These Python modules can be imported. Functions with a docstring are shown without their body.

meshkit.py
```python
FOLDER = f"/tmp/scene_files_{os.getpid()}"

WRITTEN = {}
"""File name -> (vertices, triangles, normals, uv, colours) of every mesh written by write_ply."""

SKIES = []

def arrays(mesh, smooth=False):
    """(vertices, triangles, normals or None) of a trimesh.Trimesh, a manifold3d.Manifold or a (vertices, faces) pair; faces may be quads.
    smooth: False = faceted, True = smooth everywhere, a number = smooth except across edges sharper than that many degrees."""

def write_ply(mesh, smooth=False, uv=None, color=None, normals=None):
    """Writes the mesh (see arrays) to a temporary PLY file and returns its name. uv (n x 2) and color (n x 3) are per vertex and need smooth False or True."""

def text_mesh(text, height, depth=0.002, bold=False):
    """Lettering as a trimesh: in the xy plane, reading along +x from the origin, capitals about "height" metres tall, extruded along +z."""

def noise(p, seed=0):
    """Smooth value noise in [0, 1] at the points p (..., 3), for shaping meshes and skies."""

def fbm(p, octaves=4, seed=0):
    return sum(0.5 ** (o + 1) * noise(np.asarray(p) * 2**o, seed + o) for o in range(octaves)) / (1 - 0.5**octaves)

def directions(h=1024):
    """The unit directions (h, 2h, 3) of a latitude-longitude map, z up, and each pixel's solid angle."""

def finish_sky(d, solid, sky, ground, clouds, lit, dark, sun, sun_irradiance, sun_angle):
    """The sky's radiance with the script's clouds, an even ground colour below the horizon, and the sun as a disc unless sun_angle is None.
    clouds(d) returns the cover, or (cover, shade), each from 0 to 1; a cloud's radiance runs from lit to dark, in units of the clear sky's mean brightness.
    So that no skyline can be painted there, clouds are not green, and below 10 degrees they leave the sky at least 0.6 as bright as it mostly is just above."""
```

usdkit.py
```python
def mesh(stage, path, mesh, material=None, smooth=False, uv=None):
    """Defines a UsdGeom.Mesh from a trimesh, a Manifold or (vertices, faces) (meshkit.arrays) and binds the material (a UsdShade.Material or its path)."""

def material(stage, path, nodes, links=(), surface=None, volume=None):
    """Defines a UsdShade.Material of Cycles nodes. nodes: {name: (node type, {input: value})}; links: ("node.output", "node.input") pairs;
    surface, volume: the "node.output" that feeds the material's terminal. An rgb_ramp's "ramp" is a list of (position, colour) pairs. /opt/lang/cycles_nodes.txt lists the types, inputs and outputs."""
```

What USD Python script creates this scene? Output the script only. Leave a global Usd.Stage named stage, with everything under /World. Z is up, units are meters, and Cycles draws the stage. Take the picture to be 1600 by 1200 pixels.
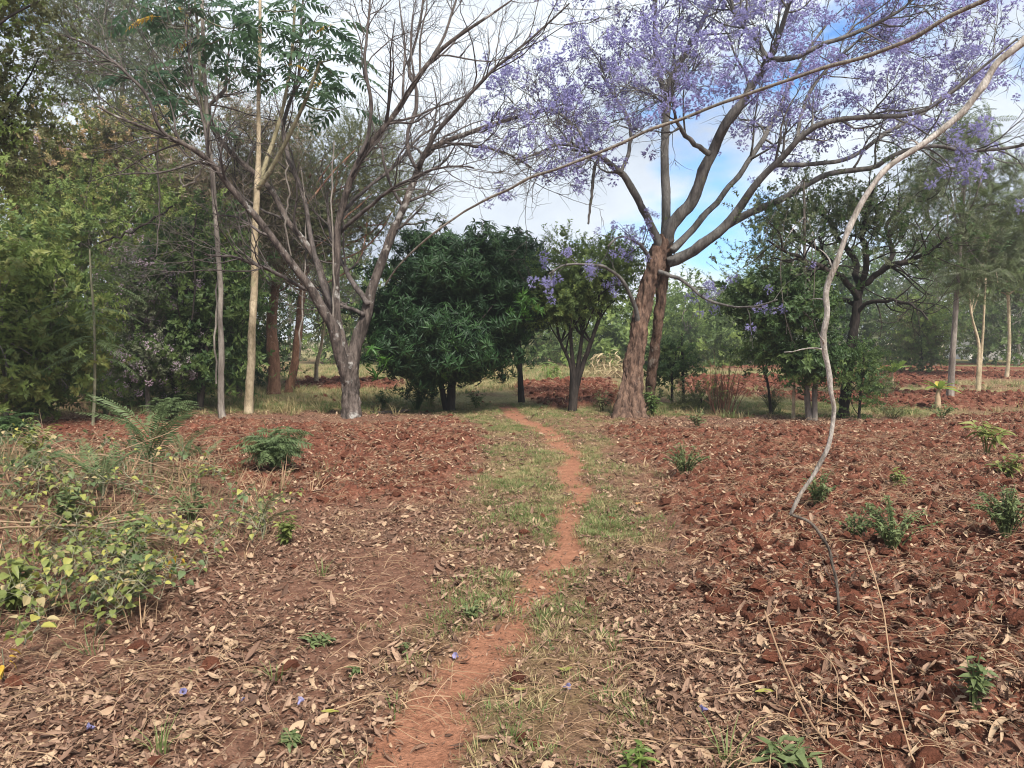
import math
import numpy as np
import trimesh
import usdkit
from meshkit import noise, fbm
from scipy.interpolate import PchipInterpolator
from scipy.spatial.transform import Rotation
from shapely import contains_xy, Polygon, LineString, points as shp_points, distance as shp_distance
from pxr import Usd, UsdGeom, UsdLux, UsdShade, Gf, Sdf, Vt

stage = Usd.Stage.CreateInMemory()
UsdGeom.Xform.Define(stage, '/World')
LOOKS = '/World/Looks'

# ------------------------------------------------------------------ camera, sky, sun
EXPOSURE = 2.5
HAZE = .001
CAM_H, F, PITCH = 1.6, 1200.0, math.atan(70 / 1200.0)
cam = UsdGeom.Camera.Define(stage, '/World/camera')
cam.CreateHorizontalApertureAttr(36.0)
cam.CreateVerticalApertureAttr(27.0)
cam.CreateFocalLengthAttr(27.0)
cam.CreateExposureAttr(EXPOSURE)
cam.CreateClippingRangeAttr((0.05, 6000.0))
cam.AddTranslateOp().Set((0, 0, CAM_H))
cam.AddRotateXOp().Set(90 - math.degrees(PITCH))

SUN_EL, SUN_AZ = math.radians(50), math.radians(158)     # high, behind the camera's right shoulder
usdkit.material(stage, LOOKS + '/sky_air', {
    "sky": ("sky_texture", {"sky_type": "single_scattering", "sun_disc": False, "sun_elevation": SUN_EL, "sun_rotation": SUN_AZ}),
    "tc": ("texture_coordinate", {}),
    "map": ("mapping", {"scale": (1.0, 1.0, 2.2), "location": (0.35, 0.0, 0.2)}),
    "n": ("noise_texture", {"scale": 2.3, "detail": 7.0, "roughness": 0.55}),
    "cover": ("rgb_ramp", {"ramp": [(0.35, (0, 0, 0)), (0.44, (1, 1, 1))]}),
    "map2": ("mapping", {"scale": (1.0, 1.0, 1.6), "location": (5.1, 2.0, 0.7)}),
    "n2": ("noise_texture", {"scale": 3.0, "detail": 5.0, "roughness": 0.5}),
    "shade": ("rgb_ramp", {"ramp": [(0.36, (2.2, 2.5, 2.95)), (0.62, (3.6, 3.9, 4.2))]}),
    "sat": ("mix", {"mix_type": "multiply", "fac": 1.0, "color2": (0.36, 0.62, 0.88)}),
    "m": ("mix", {}),
    "bg": ("background_shader", {"strength": 0.05})},
    [("tc.generated", "map.vector"), ("map.vector", "n.vector"), ("n.fac", "cover.fac"),
     ("tc.generated", "map2.vector"), ("map2.vector", "n2.vector"), ("n2.fac", "shade.fac"),
     ("sky.color", "sat.color1"), ("sat.color", "m.color1"), ("shade.color", "m.color2"), ("cover.color", "m.fac"),
     ("m.color", "bg.color")], surface="bg.background")
dome = UsdLux.DomeLight.Define(stage, '/World/sky')
dome.GetPrim().SetCustomDataByKey('kind', 'structure')
UsdShade.MaterialBindingAPI.Apply(dome.GetPrim()).Bind(UsdShade.Material.Get(stage, LOOKS + '/sky_air'))
sun = UsdLux.DistantLight.Define(stage, '/World/sun')
sun.CreateIntensityAttr(0.4)
sun.CreateAngleAttr(10.0)
sun.CreateNormalizeAttr(True)
sun.CreateColorAttr((1.0, 0.94, 0.85))
sun.AddRotateZOp().Set(-math.degrees(SUN_AZ))
sun.AddRotateXOp().Set(-(90 - math.degrees(SUN_EL)))

# ------------------------------------------------------------------ helpers: places
CP, SP = math.cos(PITCH), math.sin(PITCH)


def px(u, v, Y):
    """World point seen at photograph pixel (u, v), Y metres ahead."""
    a, b = (u - 800) / F, (600 - v) / F
    d = np.array([a, CP + b * SP, -SP + b * CP])
    return np.array([0, 0, CAM_H]) + d * (Y / d[1])


def flat(u, v):
    a, b = (u - 800) / F, (600 - v) / F
    d = np.array([a, CP + b * SP, -SP + b * CP])
    return (d * (CAM_H / -d[2]))[:2]


def poly(pts):
    return Polygon([flat(*p) for p in pts])


PATH_PTS = [(560, 1330), (640, 1190), (690, 1090), (745, 1025), (810, 965), (852, 920), (878, 860), (893, 800), (897, 755), (890, 715), (868, 688), (838, 668), (805, 650), (785, 632)]
PATH = LineString([flat(*p) for p in PATH_PTS])
TRACK = LineString([flat(*p) for p in [(800, 1200), (850, 950), (875, 800), (872, 720), (835, 668), (790, 640), (770, 618), (800, 590)]])
PLOUGH = [poly(p) for p in (
    [(40, 662), (300, 657), (520, 668), (640, 660), (738, 657), (772, 690), (768, 740), (690, 788), (560, 800), (400, 795), (250, 765), (100, 720), (-60, 690)],
    [(925, 668), (1100, 672), (1300, 664), (1610, 645), (2000, 640), (2400, 700), (2400, 1250), (1300, 1250), (1150, 1050), (1050, 890), (1015, 790), (975, 720)],
    [(795, 600), (960, 590), (985, 640), (850, 642), (805, 622)],
    [(1050, 574), (1750, 563), (1900, 590), (1700, 640), (1420, 644), (1300, 632), (1180, 622), (1055, 612)],
    [(440, 596), (560, 590), (640, 600), (640, 606), (440, 608)])]


def zones(x, y):
    """path, grass and ploughed weights in 0..1 at ground points."""
    P3 = np.stack([x, y, np.zeros_like(x)], -1)
    w1 = (noise(P3 * 1.7, 3) - .5) * .5 + (noise(P3 * 6.0, 4) - .5) * .22
    w2 = (noise(P3 * 1.7, 5) - .5) * .5 + (noise(P3 * 6.0, 6) - .5) * .22
    p = np.zeros_like(x)
    near = (y > 1) & (y < 20) & (np.abs(x) < 5)
    pts = shp_points(x[near] + w1[near] * .45, y[near])
    d = shp_distance(pts, PATH)
    half = .075 + .0065 * y[near] + (noise(P3[near] * 2.3, 71) - .5) * .11 + np.interp(y[near], [3.2, 4.2], [.05, 0])
    p[near] = np.clip((half + .07 - d) / .12, 0, 1) * np.interp(noise(P3[near] * 3.1, 72), [.2, .4], [.7, 1])
    g = np.zeros_like(x)
    nt = (y > 1) & (y < 40) & (np.abs(x) < 14)
    dt = shp_distance(shp_points(x[nt] + w1[nt] * .8, y[nt] + w2[nt]), TRACK)
    hw = np.interp(y[nt], [2, 5, 7, 12, 16, 30], [.55, .75, 1.0, 1.25, 2.4, 2.4])
    patch = np.clip((noise(P3[nt] * 1.3, 9) * .6 + noise(P3[nt] * 4.5, 10) * .4 - .24) * 2.2, .15, .9)
    g[nt] = np.clip((hw + .25 - dt) / 1.0, 0, 1) ** 1.3 * patch * np.interp(y[nt], [3, 5, 7], [.6, .85, 1])
    far = np.clip((y - 15.6 - w2 * 2) / 1.2, 0, 1)
    g = np.maximum(g, far * np.clip((noise(P3 * .35, 12) - .2) * 3, 0.25, 1))
    b = np.zeros_like(x)
    for k, q in enumerate(PLOUGH):
        xx, yy = x + w1 * .7, y + w2 * .9 * np.clip(y / 8, .5, 3)
        c = contains_xy(q, xx, yy).astype(float)
        ins = c > 0
        if ins.any():
            c[ins] = np.clip(shp_distance(shp_points(xx[ins], yy[ins]), q.exterior) / .5, 0, 1)
        if k == 3:      # the far field: ploughed strips between strips of straw
            c = c * np.clip((noise(np.stack([x * .10, y * .38, 0 * x], -1), 77) - .27) * 6, 0, 1)
        b = np.maximum(b, c)
    g = g * (1 - b)
    g = g * (1 - p)
    b = b * (1 - p)
    return p, g, b


def height(x, y, z=None):
    x, y = np.atleast_1d(np.asarray(x, float)), np.atleast_1d(np.asarray(y, float))
    p, g, b = zones(x, y) if z is None else z
    P3 = np.stack([x, y, np.zeros_like(x)], -1)
    h = (noise(P3 * .25, 21) - .5) * .10 * np.clip(y / 10, 0, 1)
    fade = np.interp(np.hypot(x, y), [0, 20, 60], [1, 1, .3])
    lump = np.abs(noise(P3 * 4.2, 31) - .5) * 2 * .6 + np.abs(noise(P3 * 9.5, 32) - .5) * 2 * .4
    h += b * fade * (.13 * (lump - .3) + .09 * (noise(P3 * 13, 36) - .5) + .07 * noise(P3 * 22, 33) + .03)
    h += (1 - b) * (1 - p * .8) * fade * (.035 * (noise(P3 * 5, 34) - .5) + .02 * (noise(P3 * 17, 35) - .5))
    h += p * -.02
    h += .5 * np.exp(-((x + 4.6) / 1.5) ** 2 - ((y - 6.6) / 2.0) ** 2)          # brushwood bank on the left
    h += .10 * np.exp(-((x - 4.2) / 2.2) ** 2 - ((y - 7) / 3.5) ** 2)
    h *= np.interp(np.hypot(x, y), [0, 80, 400], [1, 1, 0])
    return h


def gp(u, v):
    x, y = flat(u, v)
    return np.array([x, y, float(height(x, y)[0])])


# ------------------------------------------------------------------ helpers: prims
USED = {}


def fresh(parent, name):
    k = USED.get((parent, name), 0)
    USED[(parent, name)] = k + 1
    return f'{parent}/{name}' if k == 0 else f'{parent}/{name}_{k:03d}'


def keys(prim, **kw):
    for k, v in kw.items():
        if v:
            prim.SetCustomDataByKey(k, v)


class Thing:
    def __init__(self, name, label, cat, loc, group=None, kind=None):
        self.path = fresh('/World', name)
        self.loc = np.asarray(loc, float)
        x = UsdGeom.Xform.Define(stage, self.path)
        x.AddTranslateOp().Set(tuple(map(float, self.loc)))
        keys(x.GetPrim(), label=label, category=cat, group=group, kind=kind)

    def part(self, name, mesh, mat, kind=None, label=None, smooth=True, under=None):
        if hasattr(mesh, 'vertices'):
            mesh = (mesh.vertices, mesh.faces)
        v, f = np.asarray(mesh[0]) - self.loc, mesh[1]
        p = fresh(under or self.path, name)
        m = usdkit.mesh(stage, p, (v, f), mat, smooth=smooth)
        keys(m.GetPrim(), kind=kind, label=label)
        return p

    def scatter(self, name, protos, pos, dirs, scales, rng, kind='stuff', label=None, roll=None):
        p = fresh(self.path, name)
        instancer(p, protos, np.asarray(pos) - self.loc, dirs, scales, rng, roll)
        keys(stage.GetPrimAtPath(p), kind=kind, label=label)
        return p


def frames(d, rng, roll=None):
    """Rotations that turn +z to d, with a random roll (or x kept as level/low as possible when roll is given)."""
    d = d / np.maximum(np.linalg.norm(d, axis=1, keepdims=True), 1e-9)
    a = rng.normal(size=d.shape) if roll is None else np.broadcast_to(np.array(roll, float), d.shape) + rng.normal(size=d.shape) * .25
    x = a - (a * d).sum(1, keepdims=True) * d
    x /= np.maximum(np.linalg.norm(x, axis=1, keepdims=True), 1e-9)
    return np.stack([x, np.cross(d, x), d], -1)


def instancer(path, protos, pos, dirs, scales, rng, roll=None):
    n = len(pos)
    pi = UsdGeom.PointInstancer.Define(stage, path)
    pi.CreatePositionsAttr(Vt.Vec3fArray.FromNumpy(np.asarray(pos, np.float32)))
    q = Rotation.from_matrix(frames(np.asarray(dirs, float), rng, roll)).as_quat()
    pi.CreateOrientationsAttr(Vt.QuathArray.FromNumpy(q.astype(np.float16)))
    s = np.broadcast_to(np.asarray(scales, float).reshape(-1, 1), (n, 3))
    pi.CreateScalesAttr(Vt.Vec3fArray.FromNumpy(s.astype(np.float32)))
    pi.CreateProtoIndicesAttr(Vt.IntArray.FromNumpy(rng.integers(0, len(protos), n).astype(np.int32)))
    targets = []
    for i, (mesh, mat) in enumerate(protos):
        t = f'{path}/sprig_{i:03d}'
        usdkit.mesh(stage, t, mesh, mat)
        targets.append(t)
    pi.CreatePrototypesRel().SetTargets(targets)
    return pi


# ------------------------------------------------------------------ helpers: shapes
def join(parts):
    vs, fs, n = [], [], 0
    for v, f in parts:
        vs.append(v)
        fs.append(np.asarray(f) + n)
        n += len(v)
    return np.vstack(vs), np.vstack(fs)


def tubes(P, R, sides=5, caps=False):
    """Many tapered tubes at once: P (N, K, 3), R (N, K)."""
    P, R = np.asarray(P, float), np.asarray(R, float)
    if P.ndim == 2:
        P, R = P[None], R[None]
    N, K = P.shape[:2]
    T = np.gradient(P, axis=1)
    T /= np.maximum(np.linalg.norm(T, axis=2, keepdims=True), 1e-9)
    ref = np.where(np.abs(T[:, :1, 2:]) < .8, [0, 0, 1.0], [1.0, 0, 0])
    ref = np.broadcast_to(ref, P.shape)
    A = np.cross(T, ref)
    A /= np.maximum(np.linalg.norm(A, axis=2, keepdims=True), 1e-9)
    B = np.cross(T, A)
    an = np.arange(sides) * 2 * np.pi / sides
    V = P[:, :, None] + R[:, :, None, None] * (np.cos(an)[:, None] * A[:, :, None] + np.sin(an)[:, None] * B[:, :, None])
    i, j, n = np.meshgrid(np.arange(K - 1), np.arange(sides), np.arange(N), indexing='ij')
    o = n * K * sides
    a, b = o + i * sides + j, o + i * sides + (j + 1) % sides
    q = np.stack([a, b, b + sides, a + sides], -1).reshape(-1, 4)
    f = np.vstack([q[:, [0, 1, 2]], q[:, [0, 2, 3]]])
    V = V.reshape(-1, 3)
    if caps:
        e = []
        for k in range(N):
            for r in (0, K - 1):
                s = k * K * sides + r * sides
                for m in range(1, sides - 1):
                    e.append((s, s + m + (r == 0), s + m + (r != 0)))
        f = np.vstack([f, e])
    return V, f


def curve(pts, K, rng=None, wob=0.0):
    """Smooth resampling of rows (x, y, z, radius) to K rows."""
    pts = np.asarray(pts, float)
    s = np.r_[0, np.cumsum(np.linalg.norm(np.diff(pts[:, :3], axis=0), axis=1))]
    q = PchipInterpolator(s, pts)(np.linspace(0, s[-1], K))
    if rng is not None and wob:
        w = rng.normal(size=(K, 3)) * wob * q[:, 3:4]
        w[0] = w[-1] = 0
        q[:, :3] += w
    return q


LW = 1.0      # overall slimness of the limbs drawn from here on


def limb(pts, Y0, Y1, K=16, rng=None, wob=.25, rmin=.006):
    """Rows (u, v, half-width in pixels) at depths Y0..Y1 -> (K, 3), (K,) in metres."""
    n = len(pts)
    rows = []
    for i, (u, v, r) in enumerate(pts):
        Y = Y0 + (Y1 - Y0) * i / (n - 1)
        rows.append([*px(u, v, Y), max(r * LW * Y / F, rmin)])
    q = curve(rows, K, rng, wob)
    return q[:, :3], q[:, 3]


def bark_tube(P, R, rng, sides=14, rough=.12, flare=0.0, K=48):
    """A trunk with furrows, knots and a flared foot."""
    q = curve(np.c_[P, R], K)
    P, R = q[:, :3], q[:, 3].copy()
    if flare:
        zz = P[:, 2] - P[0, 2]
        R *= 1 + flare * np.exp(-zz / .28)
    V, f = tubes(P, R, sides, caps=True)
    c = np.repeat(P, sides, axis=0)
    an = np.tile(np.arange(sides) * 2 * np.pi / sides, K)
    L = np.repeat(np.linspace(0, 1, K), sides)
    o = rng.uniform(0, 50)
    r0 = np.repeat(R, sides)
    sc = 1 / max(R.mean(), .02)
    n1 = noise(np.stack([V[:, 0] * sc * 1.6 + o, V[:, 1] * sc * 1.6, V[:, 2] * sc * .5], -1), 5) - .5
    n2 = noise(np.stack([V[:, 0] * sc * 5 + o, V[:, 1] * sc * 5, V[:, 2] * sc * 1.2], -1), 6) - .5
    n3 = noise(np.stack([V[:, 0] * sc * 11 + o, V[:, 1] * sc * 11, V[:, 2] * sc * 2.2], -1), 7) - .5
    k = 1 + rough * (2.2 * n1 + 1.3 * n2 + .9 * n3)
    if flare:
        low = np.exp(-(V[:, 2] - P[0, 2]) / .25)
        k += flare * .35 * low * np.sin(an * 5 + o)
    return c + (V - c) * k[:, None], f


def grow(p0, d0, L, r0, K, wander, up, rng, rtip=.3):
    N = len(p0)
    P = np.empty((N, K, 3))
    P[:, 0] = p0
    d = d0 / np.linalg.norm(d0, axis=1, keepdims=True)
    for k in range(1, K):
        P[:, k] = P[:, k - 1] + d * (L / (K - 1))[:, None]
        d = d + rng.normal(size=d.shape) * wander + np.array([0, 0, up])
        d /= np.linalg.norm(d, axis=1, keepdims=True)
    R = r0[:, None] * np.linspace(1, rtip, K)[None]
    return P, R


def sprout(P, R, per, L, ang, K, wander, up, rng, tmin=.25, tmax=1.0, rr=.55, rmin=.004, rmax=1.0):
    """Side shoots from every branch of a batch; L and ang are (low, high)."""
    N, KK = P.shape[:2]
    idx = np.repeat(np.arange(N), per)
    t = rng.uniform(tmin, tmax, len(idx)) * (KK - 1)
    i = np.minimum(t.astype(int), KK - 2)
    w = (t - i)[:, None]
    p = P[idx, i] * (1 - w) + P[idx, i + 1] * w
    tan = P[idx, i + 1] - P[idx, i]
    tan /= np.maximum(np.linalg.norm(tan, axis=1, keepdims=True), 1e-9)
    r = R[idx, i] * (1 - w[:, 0]) + R[idx, i + 1] * w[:, 0]
    a = rng.normal(size=p.shape)
    a -= (a * tan).sum(1, keepdims=True) * tan
    a /= np.linalg.norm(a, axis=1, keepdims=True)
    th = np.radians(rng.uniform(*ang, len(idx)))[:, None]
    d = np.cos(th) * tan + np.sin(th) * a
    ln = rng.uniform(*L, len(idx))
    return grow(p, d, ln, np.clip(r * rr, rmin, rmax), K, wander, up, rng)


def stackp(ls, K):
    """Limbs of one K as a batch."""
    return np.stack([p for p, r in ls]), np.stack([r for p, r in ls])


def leaf(L, W, fold=.25, droop=.3, st=(0, .3, .65, 1), prof=(0, 1, .75, 0)):
    """A leaf blade from the origin along +z, its face towards +x, bending to -x... a folded strip."""
    vs, fs = [], []
    for s, w in zip(st, prof):
        z, x = L * s, -droop * L * s * s
        vs += [[x + fold * W * w * .5, -W * w * .5, z], [x, 0, z], [x + fold * W * w * .5, W * w * .5, z]]
    for k in range(len(st) - 1):
        a, b = 3 * k, 3 * k + 3
        for m in (0, 1):
            if prof[k] == 0:
                fs.append([a + 1, b + m, b + m + 1])
            elif prof[k + 1] == 0:
                fs.append([a + m, b + 1, a + m + 1])
            else:
                fs += [[a + m, b + m, b + m + 1], [a + m, b + m + 1, a + m + 1]]
    v = np.array(vs)
    used = np.unique(np.array(fs))
    re = {k: i for i, k in enumerate(used)}
    return v[used], np.array([[re[i] for i in t] for t in fs])


QUICK = dict(st=(0, .42, 1), prof=(0, 1, 0))


def turned(m, d, at, rng, roll=None):
    M = frames(np.asarray(d, float)[None], rng, roll)[0]
    return m[0] @ M.T + at, m[1]


def spray(rng, n=12, twig=.3, L=.12, W=.045, spread=55, droop=.3, fold=.3, tipbias=1.0, quick=True, up=(0, 0, 1), stem=True):
    """A twig along +z with n leaves."""
    out = []
    if stem:
        out.append(tubes(np.array([[0, 0, 0], [.01, 0, twig * .5], [0, .01, twig]]), np.array([.004, .003, .002]), 3))
    for k in range(n):
        t = rng.uniform(.08, 1) ** tipbias
        az = k * 2.4 + rng.uniform(-.4, .4)
        th = math.radians(spread * rng.uniform(.6, 1.25))
        d = np.array([math.cos(az) * math.sin(th), math.sin(az) * math.sin(th), math.cos(th)])
        s = rng.uniform(.7, 1.15)
        lf = leaf(L * s, W * s, fold, droop * rng.uniform(.5, 1.5), **(QUICK if quick else {}))
        out.append(turned(lf, d, np.array([0, 0, twig * t]), rng, (0, 0, .8)))
    return join(out)


def pinnate(rng, L=.8, pairs=6, l=.16, w=.06, droop=.35, petiole=.15, angle=62, quick=True, taper=True, tip=True):
    """A compound leaf or frond along +z, arching towards -x, face towards +x."""
    K = 8
    t = np.linspace(0, 1, K)
    P = np.stack([-droop * L * t * t, np.zeros(K), L * t * (1 - .18 * droop * t)], -1)
    out = [tubes(P, np.linspace(.006, .002, K) * (L / .8 + .3), 3)]
    for k in range(pairs + 1):
        s = petiole + (1 - petiole) * k / pairs
        p = np.array([np.interp(s, t, P[:, c]) for c in range(3)])
        tan = np.array([-2 * droop * s, 0, 1.0])
        tan /= np.linalg.norm(tan)
        f = (math.sin(math.pi * (.12 + .82 * s)) ** .6 if taper else 1) * rng.uniform(.85, 1.1)
        for sd in ((-1, 1) if k < pairs or not tip else (0,)):
            a = math.radians(angle * rng.uniform(.85, 1.1) * (1 - .25 * s)) * sd
            d = tan * math.cos(a) + np.array([0, 1, 0]) * math.sin(a) + np.array([-.18, 0, 0]) * rng.uniform(.2, 1.2)
            lf = leaf(l * f, w * f, .25, .2, **(QUICK if quick else {}))
            out.append(turned(lf, d, p, rng, (1, 0, .25)))
    return join(out)


def blossom(rng, n=24, size=.20):
    """A panicle of trumpet flowers gathered round the end of a twig along +z."""
    out = [tubes(np.array([[0, 0, -.06], [0, .01, size * .4], [.01, 0, size * .9]]), np.array([.006, .004, .002]), 3)]
    for k in range(n):
        t = rng.uniform(.15, 1)
        az = rng.uniform(0, 6.28)
        rad = size * .5 * math.sqrt(max(.1, 1 - (1.5 * t - .7) ** 2)) * rng.uniform(.35, 1)
        c = np.array([math.cos(az) * rad, math.sin(az) * rad, size * t])
        d = np.array([math.cos(az), math.sin(az), rng.uniform(-.9, .5)])
        m = 5
        an = np.arange(m) * 2 * np.pi / m
        l, r = rng.uniform(.045, .065), rng.uniform(.02, .032)
        v = np.vstack([[[0, 0, 0]], np.c_[np.cos(an) * r * .45, np.sin(an) * r * .45, np.full(m, l * .55)], np.c_[np.cos(an + .6) * r, np.sin(an + .6) * r, np.full(m, l)]])
        f = [[0, 1 + (i + 1) % m, 1 + i] for i in range(m)] + [[1 + i, 1 + (i + 1) % m, 1 + m + i] for i in range(m)]
        out.append(turned((v, np.array(f)), d, c, rng))
    return join(out)


def curl_leaf(rng, L=.08, W=.035, curl=1.2, twist=.4):
    """A dry curled leaf lying about the xy plane."""
    nu, nv = 6, 4
    s = np.linspace(0, 1, nu)
    t = np.linspace(-1, 1, nv)
    w = W * .5 * np.sin(np.pi * np.clip(s * .94 + .04, 0, 1)) ** .7
    S, T = np.meshgrid(s, t, indexing='ij')
    a = T * curl * rng.uniform(.5, 1)
    X = (S - .5) * L
    Yc = w[:, None] * np.sin(a) / max(curl * .8, .2)
    Z = w[:, None] * (1 - np.cos(a)) / max(curl * .8, .2) + .35 * L * rng.uniform(-.6, 1) * (S - .5) ** 2 * 2
    tw = twist * (S - .5) * rng.uniform(-1, 1) * 2
    Y2, Z2 = Yc * np.cos(tw) - Z * np.sin(tw), Yc * np.sin(tw) + Z * np.cos(tw)
    bend = rng.uniform(-.5, .5) * L
    Y2 = Y2 + bend * (S - .5) ** 2
    v = np.stack([X, Y2, Z2], -1).reshape(-1, 3)
    v += rng.normal(size=v.shape) * W * .035
    i, j = np.meshgrid(np.arange(nu - 1), np.arange(nv - 1), indexing='ij')
    q = np.stack([i * nv + j, (i + 1) * nv + j, (i + 1) * nv + j + 1, i * nv + j + 1], -1).reshape(-1, 4)
    v[:, 2] -= v[:, 2].min()
    return v, np.vstack([q[:, [0, 1, 2]], q[:, [0, 2, 3]]])


def tuft(rng, n=14, h=.12, w=.005, spread=.7, base=.04):
    out = []
    for k in range(n):
        az, lean = rng.uniform(0, 6.28), rng.uniform(.1, spread)
        hh = h * rng.uniform(.5, 1.15)
        t = np.array([0, .35, .7, 1])
        d = np.array([math.cos(az), math.sin(az)])
        b = d * base * rng.uniform(0, 1)
        c = np.stack([b[0] + d[0] * hh * lean * t ** 1.7, b[1] + d[1] * hh * lean * t ** 1.7, hh * t * (1 - .3 * lean * t)], -1)
        s = np.array([-d[1], d[0], 0])
        ww = w * np.array([1, .9, .6, 0.08])[:, None] * rng.uniform(.7, 1.3)
        v = np.vstack([c - s * ww, c + s * ww])
        f = []
        for i in range(3):
            f += [[i, i + 1, i + 5], [i, i + 5, i + 4]]
        out.append((v, np.array(f)))
    return join(out)


def straw(rng, n=5, L=.25, r=.0018, area=.12):
    out = []
    for k in range(n):
        az = rng.uniform(0, 6.28)
        l = L * rng.uniform(.4, 1.2)
        t = np.linspace(-.5, .5, 5)
        c = rng.uniform(-area, area, 2)
        bend = rng.uniform(-.16, .16) * l
        x, y = t * l, bend * (t * 2) ** 2
        P = np.stack([c[0] + x * math.cos(az) - y * math.sin(az), c[1] + x * math.sin(az) + y * math.cos(az), .012 + .03 * rng.random() * (1 - (2 * t) ** 2) + rng.uniform(-.006, .02) * t * 2], -1)
        out.append(tubes(P, np.full(5, r * rng.uniform(.6, 1.5)), 3))
    return join(out)


def clod(rng, sub=1):
    """A lump of broken soil: flat broken faces and a rough skin."""
    m = trimesh.creation.icosphere(sub, 1.0)
    v = np.array(m.vertices)
    o = rng.uniform(0, 90, 3)
    v *= (1.15 + .7 * (noise(v * 1.3 + o, 2) - .5))[:, None]
    for _ in range(7):
        n = rng.normal(size=3)
        n /= np.linalg.norm(n)
        h = v @ n - rng.uniform(.55, .85)
        v -= np.maximum(h, 0)[:, None] * n
    v *= (1 + .22 * (noise(v * 4.1 + o, 3) - .5) + .14 * (noise(v * 9 + o, 4) - .5))[:, None]
    return v * np.array([rng.uniform(.9, 1.5), rng.uniform(.7, 1.1), rng.uniform(.55, .85)]), np.array(m.faces)


# ------------------------------------------------------------------ materials
def leafmat(name, cols, trans=.3, rough=.5, spec=.35):
    """Foliage: the colour varies per sprig and per leaf along the given ramp."""
    n = len(cols)
    ramp = [(i / (n - 1), c) for i, c in enumerate(cols)]
    return usdkit.material(stage, f'{LOOKS}/{name}', {
        "o": ("object_info", {}), "g": ("geometry", {}),
        "mx": ("mix_float", {"fac": .5}), "r": ("rgb_ramp", {"ramp": ramp}),
        "p": ("principled_bsdf", {"roughness": rough, "specular_ior_level": spec}),
        "tl": ("translucent_bsdf", {}), "ms": ("mix_closure", {"fac": trans})},
        [("o.random", "mx.a"), ("g.random_per_island", "mx.b"), ("mx.result", "r.fac"), ("r.color", "p.base_color"),
         ("r.color", "tl.color"), ("p.BSDF", "ms.closure1"), ("tl.BSDF", "ms.closure2")], surface="ms.closure")


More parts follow.
